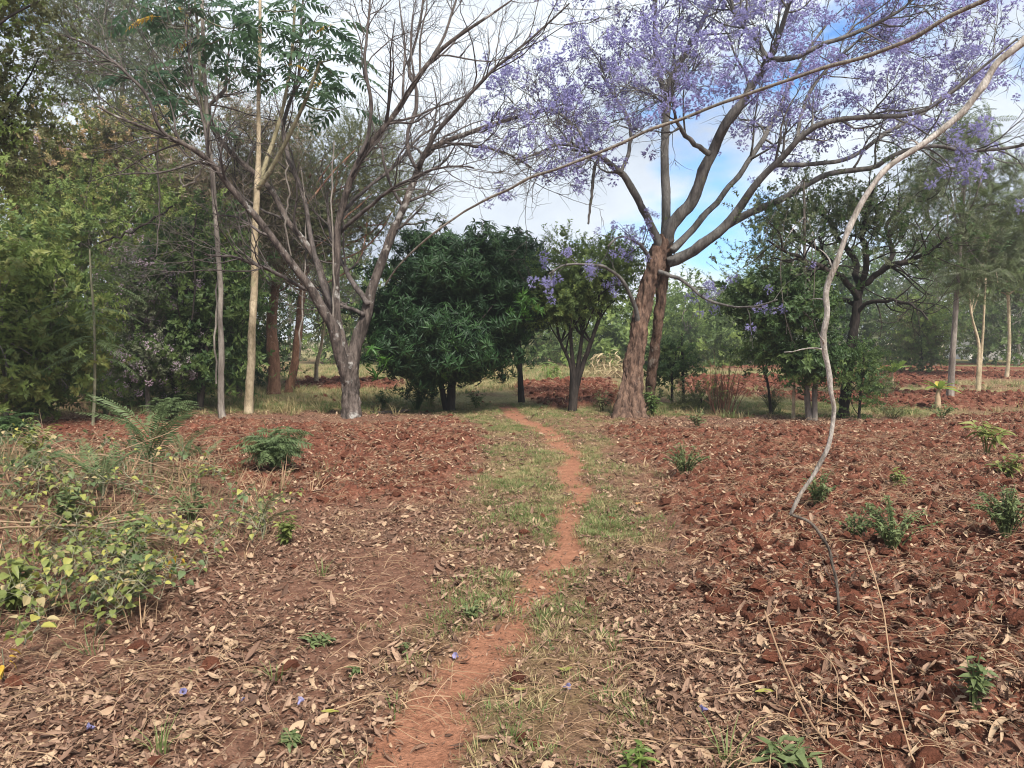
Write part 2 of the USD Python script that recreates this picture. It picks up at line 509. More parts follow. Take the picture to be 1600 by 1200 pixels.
def barkmat(name, c1, c2, patch=None, scale=6.0, bump=.5, amount=.58, stretch=.25):
    nodes = {
        "tc": ("texture_coordinate", {}), "map": ("mapping", {"scale": (1, 1, stretch)}),
        "n": ("noise_texture", {"scale": scale, "detail": 6.0, "roughness": .65}),
        "n2": ("noise_texture", {"scale": scale * 5, "detail": 4.0, "roughness": .6}),
        "r": ("rgb_ramp", {"ramp": [(.38, c1), (.62, c2)]}),
        "n3": ("noise_texture", {"scale": 3.2, "detail": 5.0, "roughness": .6}),
        "r3": ("rgb_ramp", {"ramp": [(amount, (0, 0, 0)), (amount + .07, (1, 1, 1))]}),
        "m": ("mix", {"color2": patch or c2}),
        "r4": ("rgb_ramp", {"ramp": [(.3, (.55, .55, .55)), (.62, (1.1, 1.1, 1.1))]}),
        "m2": ("mix", {"mix_type": "multiply", "fac": .8}),
        "add": ("math", {"math_type": "add"}),
        "b": ("bump", {"strength": bump, "distance": .02}),
        "p": ("principled_bsdf", {"roughness": .85, "specular_ior_level": .2})}
    links = [("tc.object", "map.vector"), ("map.vector", "n.vector"), ("map.vector", "n2.vector"), ("tc.object", "n3.vector"),
             ("n.fac", "r.fac"), ("n3.fac", "r3.fac"), ("r.color", "m.color1"), ("r3.color", "m.fac"),
             ("n2.fac", "r4.fac"), ("m.color", "m2.color1"), ("r4.color", "m2.color2"), ("m2.color", "p.base_color"),
             ("n.fac", "add.value1"), ("n2.fac", "add.value2"), ("add.value", "b.height"), ("b.normal", "p.normal")]
    if not patch:
        links = [l for l in links if l != ("r3.color", "m.fac")]
        nodes["m"][1]["fac"] = 0.0
    return usdkit.material(stage, f'{LOOKS}/{name}', nodes, links, surface="p.BSDF")


def plain(name, cols, rough=.8, trans=0.0):
    return leafmat(name, cols, trans, rough, .2)


M = {}
M['bare_bark'] = barkmat('bark_grey_brown', (.03, .023, .02), (.135, .108, .094), (.30, .285, .265), 10, 1.0, .57)
M['twig'] = barkmat('bark_twig', (.045, .036, .033), (.115, .096, .088), None, 9, .3)
M['jac_bark'] = barkmat('bark_red_brown', (.042, .025, .019), (.17, .105, .075), (.21, .175, .145), 11, 1.0, .62)
M['jac_limb'] = barkmat('bark_blue_grey', (.06, .055, .05), (.145, .135, .125), (.13, .14, .06), 7, .6, .64)
M['pale_bark'] = barkmat('bark_pale_tan', (.24, .19, .12), (.44, .36, .25), (.30, .27, .16), 5, .35, .6, .5)
M['pale_limb'] = barkmat('bark_pale_limb', (.16, .14, .08), (.32, .28, .18), None, 6, .35)
M['green_stem'] = barkmat('bark_green_grey', (.10, .10, .06), (.22, .21, .14), None, 6, .3)
M['red_bark'] = barkmat('bark_flaking_red', (.10, .048, .03), (.24, .13, .085), (.36, .27, .2), 5, .9, .62)
M['dark_bark'] = barkmat('bark_dark', (.013, .010, .009), (.042, .033, .028), None, 8, .6)
M['grey_bark'] = barkmat('bark_grey', (.12, .10, .085), (.25, .22, .19), None, 6, .5)
M['vine'] = barkmat('bark_liana', (.19, .165, .14), (.40, .365, .33), (.27, .22, .17), 22, .5, .58, .35)
M['vine_dark'] = barkmat('bark_liana_dark', (.05, .04, .033), (.14, .115, .095), None, 26, .5)
M['vine_brown'] = barkmat('bark_liana_brown', (.11, .095, .08), (.24, .21, .175), None, 16, .5)
M['stick'] = plain('dry_stick', [(.12, .075, .045), (.26, .18, .115), (.36, .27, .18)])
M['mango'] = leafmat('leaf_mango', [(.012, .032, .012), (.022, .056, .017), (.038, .085, .022), (.07, .135, .03)], .2, .5, .3)
M['mango_new'] = leafmat('leaf_mango_new', [(.045, .12, .02), (.10, .21, .03)], .35, .45)
M['broad_dark'] = leafmat('leaf_broad_dark', [(.04, .078, .026), (.08, .138, .042), (.13, .20, .06)], .5, .5)
M['broad'] = leafmat('leaf_broad', [(.085, .135, .042), (.145, .21, .06), (.22, .285, .085)], .5)
M['broad_light'] = leafmat('leaf_broad_light', [(.13, .19, .05), (.22, .29, .075), (.32, .36, .11)], .5)
M['olive'] = leafmat('leaf_olive', [(.10, .105, .045), (.155, .165, .07), (.21, .215, .10)], .45)
M['olive_grey'] = leafmat('leaf_olive_grey', [(.09, .11, .06), (.145, .165, .09), (.20, .215, .12)], .45)
M['brownish'] = leafmat('leaf_rust', [(.26, .23, .09), (.42, .31, .16), (.48, .31, .20), (.30, .30, .10)], .5)
M['dry_tangle'] = leafmat('leaf_dry_tangle', [(.14, .105, .07), (.24, .19, .13), (.18, .165, .08)], .3)
M['pinkish'] = leafmat('flower_pale_pink', [(.36, .32, .33), (.5, .36, .45), (.6, .42, .58)], .3)
M['fern'] = leafmat('leaf_fern', [(.085, .125, .05), (.13, .18, .075), (.19, .24, .10)], .42)
M['feather'] = leafmat('leaf_feather', [(.085, .115, .045), (.13, .165, .07), (.185, .21, .095)], .42)
M['compound'] = leafmat('leaf_compound', [(.045, .09, .05), (.075, .135, .065), (.115, .185, .075)], .5, .55)
M['yellow'] = leafmat('leaf_yellow', [(.45, .28, .03), (.6, .40, .05)], .35)
M['purple'] = leafmat('flower_purple', [(.27, .255, .48), (.39, .375, .62), (.52, .505, .75)], .55, .6)
M['vine_leaf'] = leafmat('leaf_vine', [(.12, .15, .04), (.19, .22, .06), (.29, .29, .09), (.36, .33, .10)], .4)
M['vine_leaf_yellow'] = leafmat('leaf_vine_yellow', [(.26, .27, .07), (.42, .36, .08)], .35)
M['weed'] = leafmat('leaf_weed', [(.10, .135, .05), (.15, .185, .075), (.22, .245, .105)], .35)
M['banana'] = leafmat('leaf_banana', [(.12, .20, .04), (.25, .30, .06)], .35)
M['banana_yellow'] = leafmat('leaf_banana_yellow', [(.4, .36, .06), (.5, .40, .07)], .35)
M['litter'] = leafmat('leaf_litter_dry', [(.07, .04, .028), (.15, .088, .06), (.20, .122, .085), (.33, .225, .155), (.16, .096, .066), (.10, .058, .04), (.27, .175, .12)], .12, .75, .2)
M['litter_pale'] = leafmat('leaf_litter_pale', [(.30, .20, .13), (.47, .36, .235)], .12, .75, .2)
M['straw'] = plain('straw_dry', [(.20, .125, .075), (.34, .23, .14), (.46, .34, .22)], .8)
M['grass'] = leafmat('grass_green', [(.11, .15, .045), (.17, .20, .07), (.26, .245, .11)], .3, .6)
M['grass_dry'] = leafmat('grass_dry', [(.24, .19, .09), (.36, .29, .15), (.26, .24, .10)], .25, .7)
M['corn_dry'] = leafmat('maize_dry', [(.36, .28, .16), (.5, .4, .24)], .2, .7)
M['husk'] = plain('husk', [(.28, .2, .13), (.4, .3, .2)], .8)
M['orange'] = plain('fruit_orange', [(.42, .20, .07), (.48, .25, .09)], .7)
M['wall'] = plain('house_wall', [(.5, .48, .44), (.56, .54, .5)], .8)
M['roof'] = plain('house_roof', [(.74, .75, .76), (.8, .8, .8)], .5)
M['window'] = plain('house_window', [(.03, .035, .04), (.04, .045, .05)], .2)

M['soil_clod'] = usdkit.material(stage, LOOKS + '/soil_clod_red', {
    "o": ("object_info", {}), "tc": ("texture_coordinate", {}),
    "n": ("noise_texture", {"scale": 3.0, "detail": 8.0, "roughness": .7}),
    "r": ("rgb_ramp", {"ramp": [(.3, (.10, .038, .024)), (.7, (.22, .086, .054))]}),
    "r2": ("rgb_ramp", {"ramp": [(0, (.75, .75, .75)), (1, (1.2, 1.15, 1.1))]}),
    "m": ("mix", {"mix_type": "multiply", "fac": 1.0}),
    "b": ("bump", {"strength": .8, "distance": .15}), "p": ("principled_bsdf", {"roughness": .95, "specular_ior_level": .1})},
    [("tc.object", "n.vector"), ("n.fac", "r.fac"), ("o.random", "r2.fac"), ("r.color", "m.color1"), ("r2.color", "m.color2"), ("m.color", "p.base_color"),
     ("n.fac", "b.height"), ("b.normal", "p.normal")], surface="p.BSDF")

M['ground'] = usdkit.material(stage, LOOKS + '/ground_soil', {
    "a": ("attribute", {"attribute": "zone"}), "sep": ("separate_color", {}), "geo": ("geometry", {}),
    "n1": ("noise_texture", {"scale": 1.3, "detail": 7.0, "roughness": .65}),
    "n2": ("noise_texture", {"scale": 14.0, "detail": 8.0, "roughness": .7}),
    "n3": ("noise_texture", {"scale": 60.0, "detail": 4.0, "roughness": .7}),
    "litter": ("rgb_ramp", {"ramp": [(.3, (.09, .043, .029)), (.48, (.16, .08, .053)), (.64, (.245, .135, .092))]}),
    "path": ("rgb_ramp", {"ramp": [(.3, (.22, .095, .056)), (.7, (.37, .18, .11))]}),
    "plough": ("rgb_ramp", {"ramp": [(.34, (.085, .032, .02)), (.52, (.16, .06, .038)), (.68, (.26, .12, .078))]}),
    "grass": ("rgb_ramp", {"ramp": [(.32, (.09, .10, .035)), (.5, (.18, .16, .07)), (.66, (.28, .23, .12))]}),
    "m1": ("mix", {}), "m2": ("mix", {}), "m3": ("mix", {}),
    "fine": ("rgb_ramp", {"ramp": [(.3, (.62, .62, .62)), (.65, (1.2, 1.2, 1.2))]}),
    "m4": ("mix", {"mix_type": "multiply", "fac": .85}),
    "mm": ("math", {"math_type": "add"}),
    "b": ("bump", {"strength": .9, "distance": .03}),
    "p": ("principled_bsdf", {"roughness": .95, "specular_ior_level": .1})},
    [("geo.position", "n1.vector"), ("geo.position", "n2.vector"), ("geo.position", "n3.vector"), ("a.color", "sep.color"),
     ("n2.fac", "litter.fac"), ("n2.fac", "path.fac"), ("n2.fac", "plough.fac"), ("n2.fac", "grass.fac"),
     ("litter.color", "m1.color1"), ("grass.color", "m1.color2"), ("sep.g", "m1.fac"),
     ("m1.color", "m2.color1"), ("plough.color", "m2.color2"), ("sep.b", "m2.fac"),
     ("m2.color", "m3.color1"), ("path.color", "m3.color2"), ("sep.r", "m3.fac"),
     ("n3.fac", "fine.fac"), ("m3.color", "m4.color1"), ("fine.color", "m4.color2"), ("m4.color", "p.base_color"),
     ("n2.fac", "mm.value1"), ("n3.fac", "mm.value2"), ("mm.value", "b.height"), ("b.normal", "p.normal")], surface="p.BSDF")

# ------------------------------------------------------------------ the ground
def axis(near, step, grow_, far, n_far):
    a = [0.0]
    while a[-1] < far:
        a.append(a[-1] + (step if a[-1] < near else max(step, grow_ * a[-1])))
    return np.r_[np.array(a), np.geomspace(far * 1.15, 3000, n_far)]


ax = axis(4.2, .034, .0088, 45, 22)
xs = np.r_[-ax[:0:-1], ax]
ay = axis(6.5, .034, .0058, 62, 22)
ys = np.r_[-np.geomspace(1.0, 3000, 14)[::-1], ay]
GX, GY = np.meshgrid(xs, ys, indexing='ij')
gx, gy = GX.ravel(), GY.ravel()
zz = zones(gx, gy)
gz = height(gx, gy, zz)
i, j = np.meshgrid(np.arange(len(xs) - 1), np.arange(len(ys) - 1), indexing='ij')
ny = len(ys)
q = np.stack([i * ny + j, (i + 1) * ny + j, (i + 1) * ny + j + 1, i * ny + j + 1], -1).reshape(-1, 4)
ground = usdkit.mesh(stage, '/World/ground', (np.stack([gx, gy, gz], -1), q), M['ground'], smooth=True)
keys(ground.GetPrim(), kind='structure', label='red soil ground with a worn path, grass strips and ploughed plots', category='ground')
UsdGeom.PrimvarsAPI(ground).CreatePrimvar('zone', Sdf.ValueTypeNames.Color3fArray, 'vertex').Set(Vt.Vec3fArray.FromNumpy(np.stack(zz, -1).astype(np.float32)))

# ------------------------------------------------------------------ the leafless tree left of the path
rng = np.random.default_rng(11)
YB = 15.4


def tree_base(u, v):
    b = gp(u, v)
    b[2] -= .02
    return b


def grounded(pts, base):
    """First point of a limb moved to a point on the ground, sunk a little."""
    P, R = pts
    P = P.copy()
    w = np.linspace(1, 0, len(P))[:, None] ** 2
    P += (base - [0, 0, .12] - P[0]) * w
    return P, R


base = tree_base(549, 655)
t = Thing('leafless_tree', 'leafless grey-barked tree with many spreading bare limbs left of the path', 'tree', base)
trunk = grounded(limb([(549, 657, 14), (549, 630, 13), (547, 600, 13.5), (545, 580, 14.5), (543, 565, 13.5), (542, 552, 10)], YB, YB, 12), base)
t.part('trunk', bark_tube(*trunk, rng, 40, .2, .45, 90), M['bare_bark'])
LW = .58
LIMBS = [
    ([(546, 604, 18), (534, 560, 17), (513, 502, 15), (478, 440, 11), (444, 394, 9.5), (400, 337, 9), (362, 297, 8.5), (325, 250, 8), (306, 237, 7), (262, 212, 5), (200, 190, 3.5), (150, 165, 2)], YB, YB - 2.2),
    ([(262, 212, 4), (246, 193, 4.5), (233, 157, 4), (200, 117, 4), (133, 67, 3), (70, 50, 2)], YB - 1.9, YB - 2.6),
    ([(544, 600, 14), (536, 555, 14), (520, 490, 11), (500, 420, 9), (481, 387, 8.5), (450, 344, 8), (425, 300, 7.5), (375, 250, 7), (333, 200, 6), (328, 167, 5), (353, 133, 4.5), (355, 93, 3), (370, 30, 2)], YB, YB + 1.6),
    ([(520, 480, 7), (497, 420, 6.5), (487, 383, 6.5), (477, 317, 6), (453, 250, 6), (443, 200, 5), (450, 167, 5), (467, 117, 4), (470, 40, 3), (480, -40, 2)], YB, YB + 2.4),
    ([(546, 590, 14), (540, 545, 13), (526, 470, 11), (527, 383, 9.5), (540, 307, 9), (573, 233, 8.5), (613, 183, 7.5), (647, 133, 7), (673, 93, 6), (700, 67, 5), (753, 33, 3.5), (800, 0, 2)], YB + .1, YB - 1.2),
    ([(547, 604, 18), (550, 560, 19), (566, 508, 17), (583, 440, 13), (600, 395, 12), (620, 350, 10.5), (640, 295, 9.5), (652, 270, 9), (660, 250, 8), (693, 223, 7), (733, 207, 6), (800, 187, 4.5), (860, 170, 3), (910, 150, 2)], YB, YB + 1.0),
    ([(655, 262, 6), (680, 210, 5.5), (720, 165, 5), (770, 110, 4), (830, 60, 3), (890, 5, 2)], YB + .5, YB - .6),
    ([(650, 262, 5), (636, 215, 5), (650, 172, 5), (650, 140, 5), (638, 110, 4), (648, 70, 3), (660, 10, 2.5), (665, -50, 2)], YB + .4, YB + 1.4),
    ([(476, 452, 5), (440, 432, 5), (400, 413, 4.5), (356, 400, 3.5), (320, 398, 2)], YB - .3, YB - 1.5),
    ([(575, 475, 7), (563, 458, 8), (545, 430, 6.5), (528, 398, 5), (515, 360, 4), (512, 300, 3)], YB, YB + 1.2),
    ([(568, 492, 6), (548, 482, 5), (528, 476, 5), (505, 470, 3)], YB, YB + .8),
    ([(560, 245, 5), (577, 207, 5), (580, 167, 5), (570, 100, 4), (577, 17, 3), (580, -60, 2)], YB - .6, YB - 1.0),
    ([(535, 330, 5), (580, 290, 4.5), (625, 250, 4), (655, 215, 3), (700, 190, 2)], YB - .1, YB + 1.6),
    ([(530, 365, 6), (580, 320, 5), (630, 285, 4), (690, 262, 3), (740, 262, 2)], YB, YB - 1.8),
    ([(673, 93, 4), (700, 40, 3.5), (715, -20, 2.5), (720, -80, 2)], YB - .9, YB - .4),
    ([(693, 223, 4), (740, 228, 4), (790, 240, 3), (830, 262, 2)], YB + .7, YB - .4),
    ([(325, 250, 4), (318, 190, 3.5), (300, 120, 3), (290, 30, 2)], YB - 1.3, YB - 1.0),
]
ls = [limb(p, a, b, 18, rng, .22) for p, a, b in LIMBS]
for P, R in ls:
    t.part('limb', bark_tube(P, R, rng, 9, .12, 0, 40), M['bare_bark'] if R[0] > .08 else M['twig'])
P, R = stackp(ls, 18)
P1, R1 = sprout(P, R, 13, (.7, 2.3), (22, 60), 8, .16, .075, rng, .35, 1, .5, .008, .035)
P2, R2 = sprout(P1, R1, 6, (.35, 1.1), (25, 65), 5, .17, .06, rng, .2, 1, .6, .0055)
P3, R3 = sprout(P2, R2, 3, (.15, .5), (25, 70), 4, .15, .04, rng, .2, 1, .7, .0045)
t.part('branch', tubes(P1, R1, 5), M['twig'], kind='stuff')
t.part('twigs', join([tubes(P2, R2, 3), tubes(P3, R3, 3)]), M['twig'], kind='stuff')

# ------------------------------------------------------------------ the jacaranda right of the path
rng = np.random.default_rng(12)
YJ = 16.0
LW = 1.0
base = tree_base(984, 652)
t = Thing('jacaranda_tree', 'big jacaranda with purple blossom, blue-grey limbs and a buttressed red-brown trunk', 'tree', base)
trunk = grounded(limb([(980, 654, 22), (981, 630, 19), (983, 605, 16), (987, 575, 14), (993, 540, 13), (1000, 500, 12), (1008, 460, 12), (1018, 430, 12.5), (1030, 395, 14), (1040, 370, 12)], YJ, YJ, 16), base)
t.part('trunk', bark_tube(*trunk, rng, 64, .26, .12, 150), M['jac_bark'])
tr2 = grounded(limb([(1016, 645, 7), (1018, 610, 8), (1022, 570, 8), (1027, 520, 7.5), (1032, 480, 7.5), (1036, 440, 8), (1040, 400, 9), (1048, 380, 8)], YJ + .35, YJ + .2, 14), gp(1016, 645) + [0, .3, 0])
t.part('trunk', bark_tube(*tr2, rng, 30, .22, .2, 90), M['jac_bark'], label='slimmer second trunk with orange-brown bark')
for k, (du, rr_) in enumerate([(-22, 5), (-10, 6), (10, 6), (22, 5)]):
    b = limb([(981 + du * 1.1, 655, rr_ + 1), (982 + du * .85, 635, rr_), (984 + du * .6, 605, rr_ * .8), (988 + du * .45, 570, rr_ * .6), (994 + du * .4, 530, 1.5)], YJ - .25, YJ - .1, 12, rng, .1)
    t.part('buttress_root', bark_tube(*grounded(b, gp(984 + du * 1.15, 655)), rng, 9, .3, .3, 30), M['jac_bark'])
LW = .76
JL = [
    ([(1030, 395, 9), (1026, 372, 9), (1012, 340, 8), (990, 300, 7.5), (970, 270, 6.5), (945, 250, 5.5), (920, 235, 4.5), (880, 225, 3.5), (840, 240, 2.5), (800, 250, 2)], YJ, YJ - 1.2),
    ([(936, 247, 3.5), (929, 262, 3.5), (925, 300, 3), (919, 350, 2)], YJ - .8, YJ - 1.0),
    ([(1038, 380, 10), (1040, 300, 9), (1040, 220, 8.5), (1043, 150, 8), (1060, 100, 6), (1090, 50, 5), (1110, 0, 4), (1125, -60, 3)], YJ + .1, YJ + 1.2),
    ([(1042, 152, 6), (1030, 118, 5), (1022, 60, 4), (1025, 0, 3), (1030, -60, 2)], YJ + .6, YJ - .2),
    ([(1042, 385, 14), (1047, 360, 13), (1080, 313, 12), (1110, 247, 11), (1127, 207, 10), (1153, 167, 9), (1183, 123, 8), (1205, 85, 7), (1222, 40, 5), (1240, -20, 4), (1255, -80, 3)], YJ, YJ - 1.6),
    ([(1200, 92, 5), (1180, 60, 4.5), (1150, 25, 4), (1135, -30, 3)], YJ - 1.2, YJ + .2),
    ([(1205, 92, 6), (1240, 90, 5), (1280, 72, 4.5), (1340, 50, 4), (1400, 20, 3), (1450, -20, 2)], YJ - 1.2, YJ - 2.2),
    ([(1050, 392, 8), (1090, 350, 7), (1125, 310, 6), (1160, 265, 5.5), (1190, 220, 5), (1218, 170, 4.5), (1245, 110, 3.5), (1290, 40, 2.5)], YJ - .1, YJ + 1.8),
    ([(1045, 410, 12), (1085, 393, 11), (1110, 372, 10.5), (1148, 337, 9), (1168, 305, 8), (1190, 275, 7), (1215, 255, 6.5), (1245, 220, 6), (1290, 192, 5.5), (1350, 184, 5), (1420, 180, 4.5), (1480, 150, 3.5), (1540, 100, 2.5), (1590, 60, 2)], YJ, YJ - 2.6),
    ([(1110, 372, 8), (1160, 337, 8), (1210, 315, 7), (1260, 290, 6), (1300, 271, 5.5), (1360, 263, 5), (1400, 240, 4.5), (1450, 228, 4), (1520, 235, 3.5), (1610, 225, 3), (1680, 210, 2)], YJ - .3, YJ - 1.0),
    ([(1212, 258, 5), (1270, 257, 4.5), (1330, 246, 4), (1380, 210, 4), (1430, 185, 3), (1500, 130, 2.5), (1560, 100, 2)], YJ - .9, YJ + 1.2),
    ([(1108, 240, 6), (1085, 224, 5), (1068, 208, 4.5), (1055, 180, 3), (1050, 130, 2)], YJ - .7, YJ - 1.8),
    ([(1000, 520, 6), (988, 470, 4.5), (967, 432, 3.6), (935, 414, 3), (895, 412, 2.2), (858, 428, 1.5)], YJ - .1, YJ - 1.4),
    ([(1030, 425, 5), (1065, 438, 3.5), (1105, 468, 3), (1160, 480, 2), (1215, 468, 1.6)], YJ - .2, YJ - 1.6),
    ([(1020, 420, 5), (1002, 385, 3.5), (975, 370, 2.5), (950, 385, 2)], YJ, YJ - .9),
    ([(1245, 220, 4), (1262, 150, 3.5), (1300, 100, 3), (1350, 60, 2.5), (1400, 50, 2)], YJ - 1.4, YJ + .4),
    ([(970, 270, 4), (985, 200, 3.5), (960, 150, 3), (935, 110, 2)], YJ - .6, YJ + .8),
    ([(920, 235, 3), (890, 190, 3), (850, 170, 2.5), (830, 180, 2)], YJ - .9, YJ + .6),
]
ls = [limb(p, a, b, 18, rng, .2) for p, a, b in JL]
for P, R in ls:
    t.part('limb', bark_tube(P, R, rng, 9, .12, 0, 40), M['jac_limb'])
low = [12, 13, 14]
up_ls = [l for k, l in enumerate(ls) if k not in low and k != 1]
P, R = stackp(up_ls, 18)
P1, R1 = sprout(P, R, 13, (.6, 1.9), (25, 70), 8, .17, .03, rng, .38, 1, .5, .008, .03)
P2, R2 = sprout(P1, R1, 7, (.3, .9), (25, 70), 6, .22, .03, rng, .2, 1, .6, .0075)
P3, R3 = sprout(P2, R2, 3, (.15, .45), (25, 70), 4, .2, .02, rng, .3, 1, .7, .006)
t.part('branch', tubes(P1, R1, 5), M['jac_limb'], kind='stuff')
t.part('twigs', join([tubes(P2, R2, 3), tubes(P3, R3, 3)]), M['jac_limb'], kind='stuff')
# blossom: thick high in the crown, thin near the big forks
tips = np.vstack([P3[:, -1], P2[:, -1]])
dirs = np.vstack([P3[:, -1] - P3[:, -2], P2[:, -1] - P2[:, -2]])
patchy = noise(tips * 1.25, 44) * .75 + noise(tips * .5, 45) * .25
keep = (rng.random(len(tips)) < np.clip((patchy - .37) * 3.2, 0, .36) * np.interp(tips[:, 2], [3, 4.6, 6, 8], [.2, .5, .9, 1.0])) & (tips[:, 2] > 3.2)
tips, dirs = tips[keep], dirs[keep]
BL = [(blossom(np.random.default_rng(s), 20 + 4 * s, .16 + .03 * s), M['purple']) for s in range(4)]
dirs = dirs / np.linalg.norm(dirs, axis=1, keepdims=True) + [0, 0, .4] + rng.normal(size=dirs.shape) * .4
t.scatter('blossom', BL, tips, dirs, rng.uniform(.7, 1.4, len(tips)), rng)
P, R = stackp([ls[k] for k in low], 18)
P1, R1 = sprout(P, R, 10, (.3, .9), (25, 80), 6, .15, -.02, rng, .3, 1, .5, .006, .012)
t.part('branch', tubes(P1, R1, 4), M['jac_limb'], kind='stuff')
tips = np.vstack([P1[:, -1], P1[:, 3], P1[:, -1] + rng.normal(size=P1[:, -1].shape) * .14, P1[:, 2] + rng.normal(size=P1[:, -1].shape) * .12])
sel = rng.random(len(tips)) < np.clip((noise(tips * 2.6, 47) - .3) * 3, 0, .7)
tips = tips[sel]
t.scatter('low_blossom', BL, tips, rng.normal(size=tips.shape) + [0, -.2, .2], rng.uniform(.5, 1.0, len(tips)), rng)

# ------------------------------------------------------------------ crowns and trees built from a description
SPR = {}


def sprays(kind):
    if kind not in SPR:
        r = np.random.default_rng(abs(hash(kind)) % 1000 if False else sum(map(ord, kind)))
        mk = {
            'mango': lambda: spray(r, 20, .2, .135, .031, 82, .8, .35, .6, quick=False),
            'broad': lambda: spray(r, 12, .34, .13, .06, 60, .35),
            'small': lambda: spray(r, 22, .34, .07, .034, 62, .25),
            'fine': lambda: spray(r, 34, .42, .06, .016, 48, .2),
            'feather': lambda: join([turned(pinnate(r, .42, 13, .075, .017, .5, .12, 65), d, np.array([0, 0, .02]), r, (0, 0, 1)) for d in ((.8, 0, .7), (-.5, .7, .7), (-.4, -.8, .6))]),
            'frond': lambda: join([turned(pinnate(r, .62, 15, .11, .024, .5, .1, 68), d, np.array([0, 0, .0]), r, (0, 0, 1)) for d in ((.9, .1, .6), (-.6, .7, .6), (-.3, -.9, .5))]),
            'tangle': lambda: join([tubes(*grow(np.zeros((7, 3)), r.normal(size=(7, 3)) * [1, 1, .7], r.uniform(.4, .9, 7), np.full(7, .006), 6, .35, -.06, r), 3), spray(r, 10, .3, .07, .03, 70, .4)]),
            'droop': lambda: spray(r, 30, .55, .12, .014, 40, .9),
        }[kind]
        SPR[kind] = [mk() for _ in range(3)]
    return SPR[kind]


def crown_points(c, rad, nclump, per, cr, rng, bottom=-.45, lift=.3, inner=.55, seed=0):
    """Sprays gathered in clumps inside an ellipsoid; gaps are left between the clumps."""
    cc = []
    while len(cc) < nclump:
        d = rng.normal(size=3)
        d /= np.linalg.norm(d)
        r = rng.uniform(inner, 1.0) * (.78 + .5 * noise((d * 1.6 + seed + 7.3)[None], seed)[0])
        p = d * r
        if p[2] > bottom:
            cc.append(p)
    cc = np.array(cc) * rad + c
    idx = np.repeat(np.arange(nclump), per)
    off = rng.normal(size=(len(idx), 3)) * [1, 1, .62] * cr * rng.uniform(.6, 1.25, nclump)[idx][:, None]
    pos = cc[idx] + off
    out = (pos - c) / rad
    out /= np.maximum(np.linalg.norm(out, axis=1, keepdims=True), 1e-6)
    o2 = off / np.maximum(np.linalg.norm(off, axis=1, keepdims=True), 1e-6)
    d = out * .6 + o2 * .6 + rng.normal(size=out.shape) * .35 + [0, 0, lift]
    return cc, pos, d


def plant(name, label, cat, base, crowns, stems, kind, mats, n=(30, 22), cr=.35, bark='dark_bark', seed=1, scale=(.75, 1.25), limbs=6,
          bottom=-.45, lift=.3, inner=.5, group=None, flare=.3, flowers=None, foliage='crown', rough=.15):
    """A tree or shrub. base: ground point; crowns: [(centre, (rx, ry, rz))]; stems: [(points(K,3), radii(K))]."""
    r = np.random.default_rng(seed)
    t = Thing(name, label, cat, base, group)
    ends = []
    for P, R in stems:
        t.part('trunk' if cat == 'tree' else 'stem', bark_tube(P, R, r, 10, rough, flare, 28), M[bark])
        ends.append((P, R))
    for ci, (c, rad) in enumerate(crowns):
        c, rad = np.asarray(c, float), np.asarray(rad, float)
        cc, pos, d = crown_points(c, rad, n[0], n[1], cr, r, bottom, lift, inner, seed + ci)
        ok = pos[:, 2] > base[2] + .08
        pos, d = pos[ok], d[ok]
        protos = [(m, M[mats[k % len(mats)]]) for k, m in enumerate(sprays(kind) if len(mats) <= 3 else sprays(kind) * 2)]
        t.scatter(foliage, protos, pos, d, r.uniform(*scale, len(pos)), r)
        if flowers:
            k = r.integers(0, len(pos), flowers[1])
            t.scatter('blossom', [(m, M[flowers[0]]) for m in [blossom(np.random.default_rng(s), 16, .18) for s in (1, 2)]], pos[k] + r.normal(size=(len(k), 3)) * .08 + (pos[k] - c) * .08, d[k], r.uniform(.5, 1.1, len(k)), r)
        if ends and limbs:
            bl = []
            for q in cc[r.permutation(len(cc))[:max(limbs, len(cc) // 2)]]:
                P, R = ends[r.integers(len(ends))]
                s = r.integers(int(len(P) * .55), len(P))
                a, rr_ = P[s], R[s]
                mid = a * .5 + q * .5 + r.normal(size=3) * .12 * np.linalg.norm(q - a) + [0, 0, .08 * np.linalg.norm(q - a)]
                bl.append(curve(np.c_[np.stack([a, mid, q]), [rr_ * .55, rr_ * .35, .008]], 10, r, .3))
            for b in bl[:limbs]:
                t.part('limb', tubes(b[:, :3], b[:, 3], 6), M[bark])
            if len(bl) > limbs:
                A = np.stack(bl[limbs:])
                t.part('branch', tubes(A[:, :, :3], np.minimum(A[:, :, 3], .025), 4), M[bark], kind='stuff')
    return t


def stem(pts, Y, base=None, K=12, dY=0.0, rng_=None):
    s = limb(pts, Y, Y + dY, K, rng_, .15 if rng_ is not None else 0)
    return grounded(s, base) if base is not None else s


def ell(u, v, Y, ru, rv, ry=None):
    return px(u, v, Y), (ru * Y / F, (ry if ry is not None else ru) * Y / F, rv * Y / F)


LW = .72
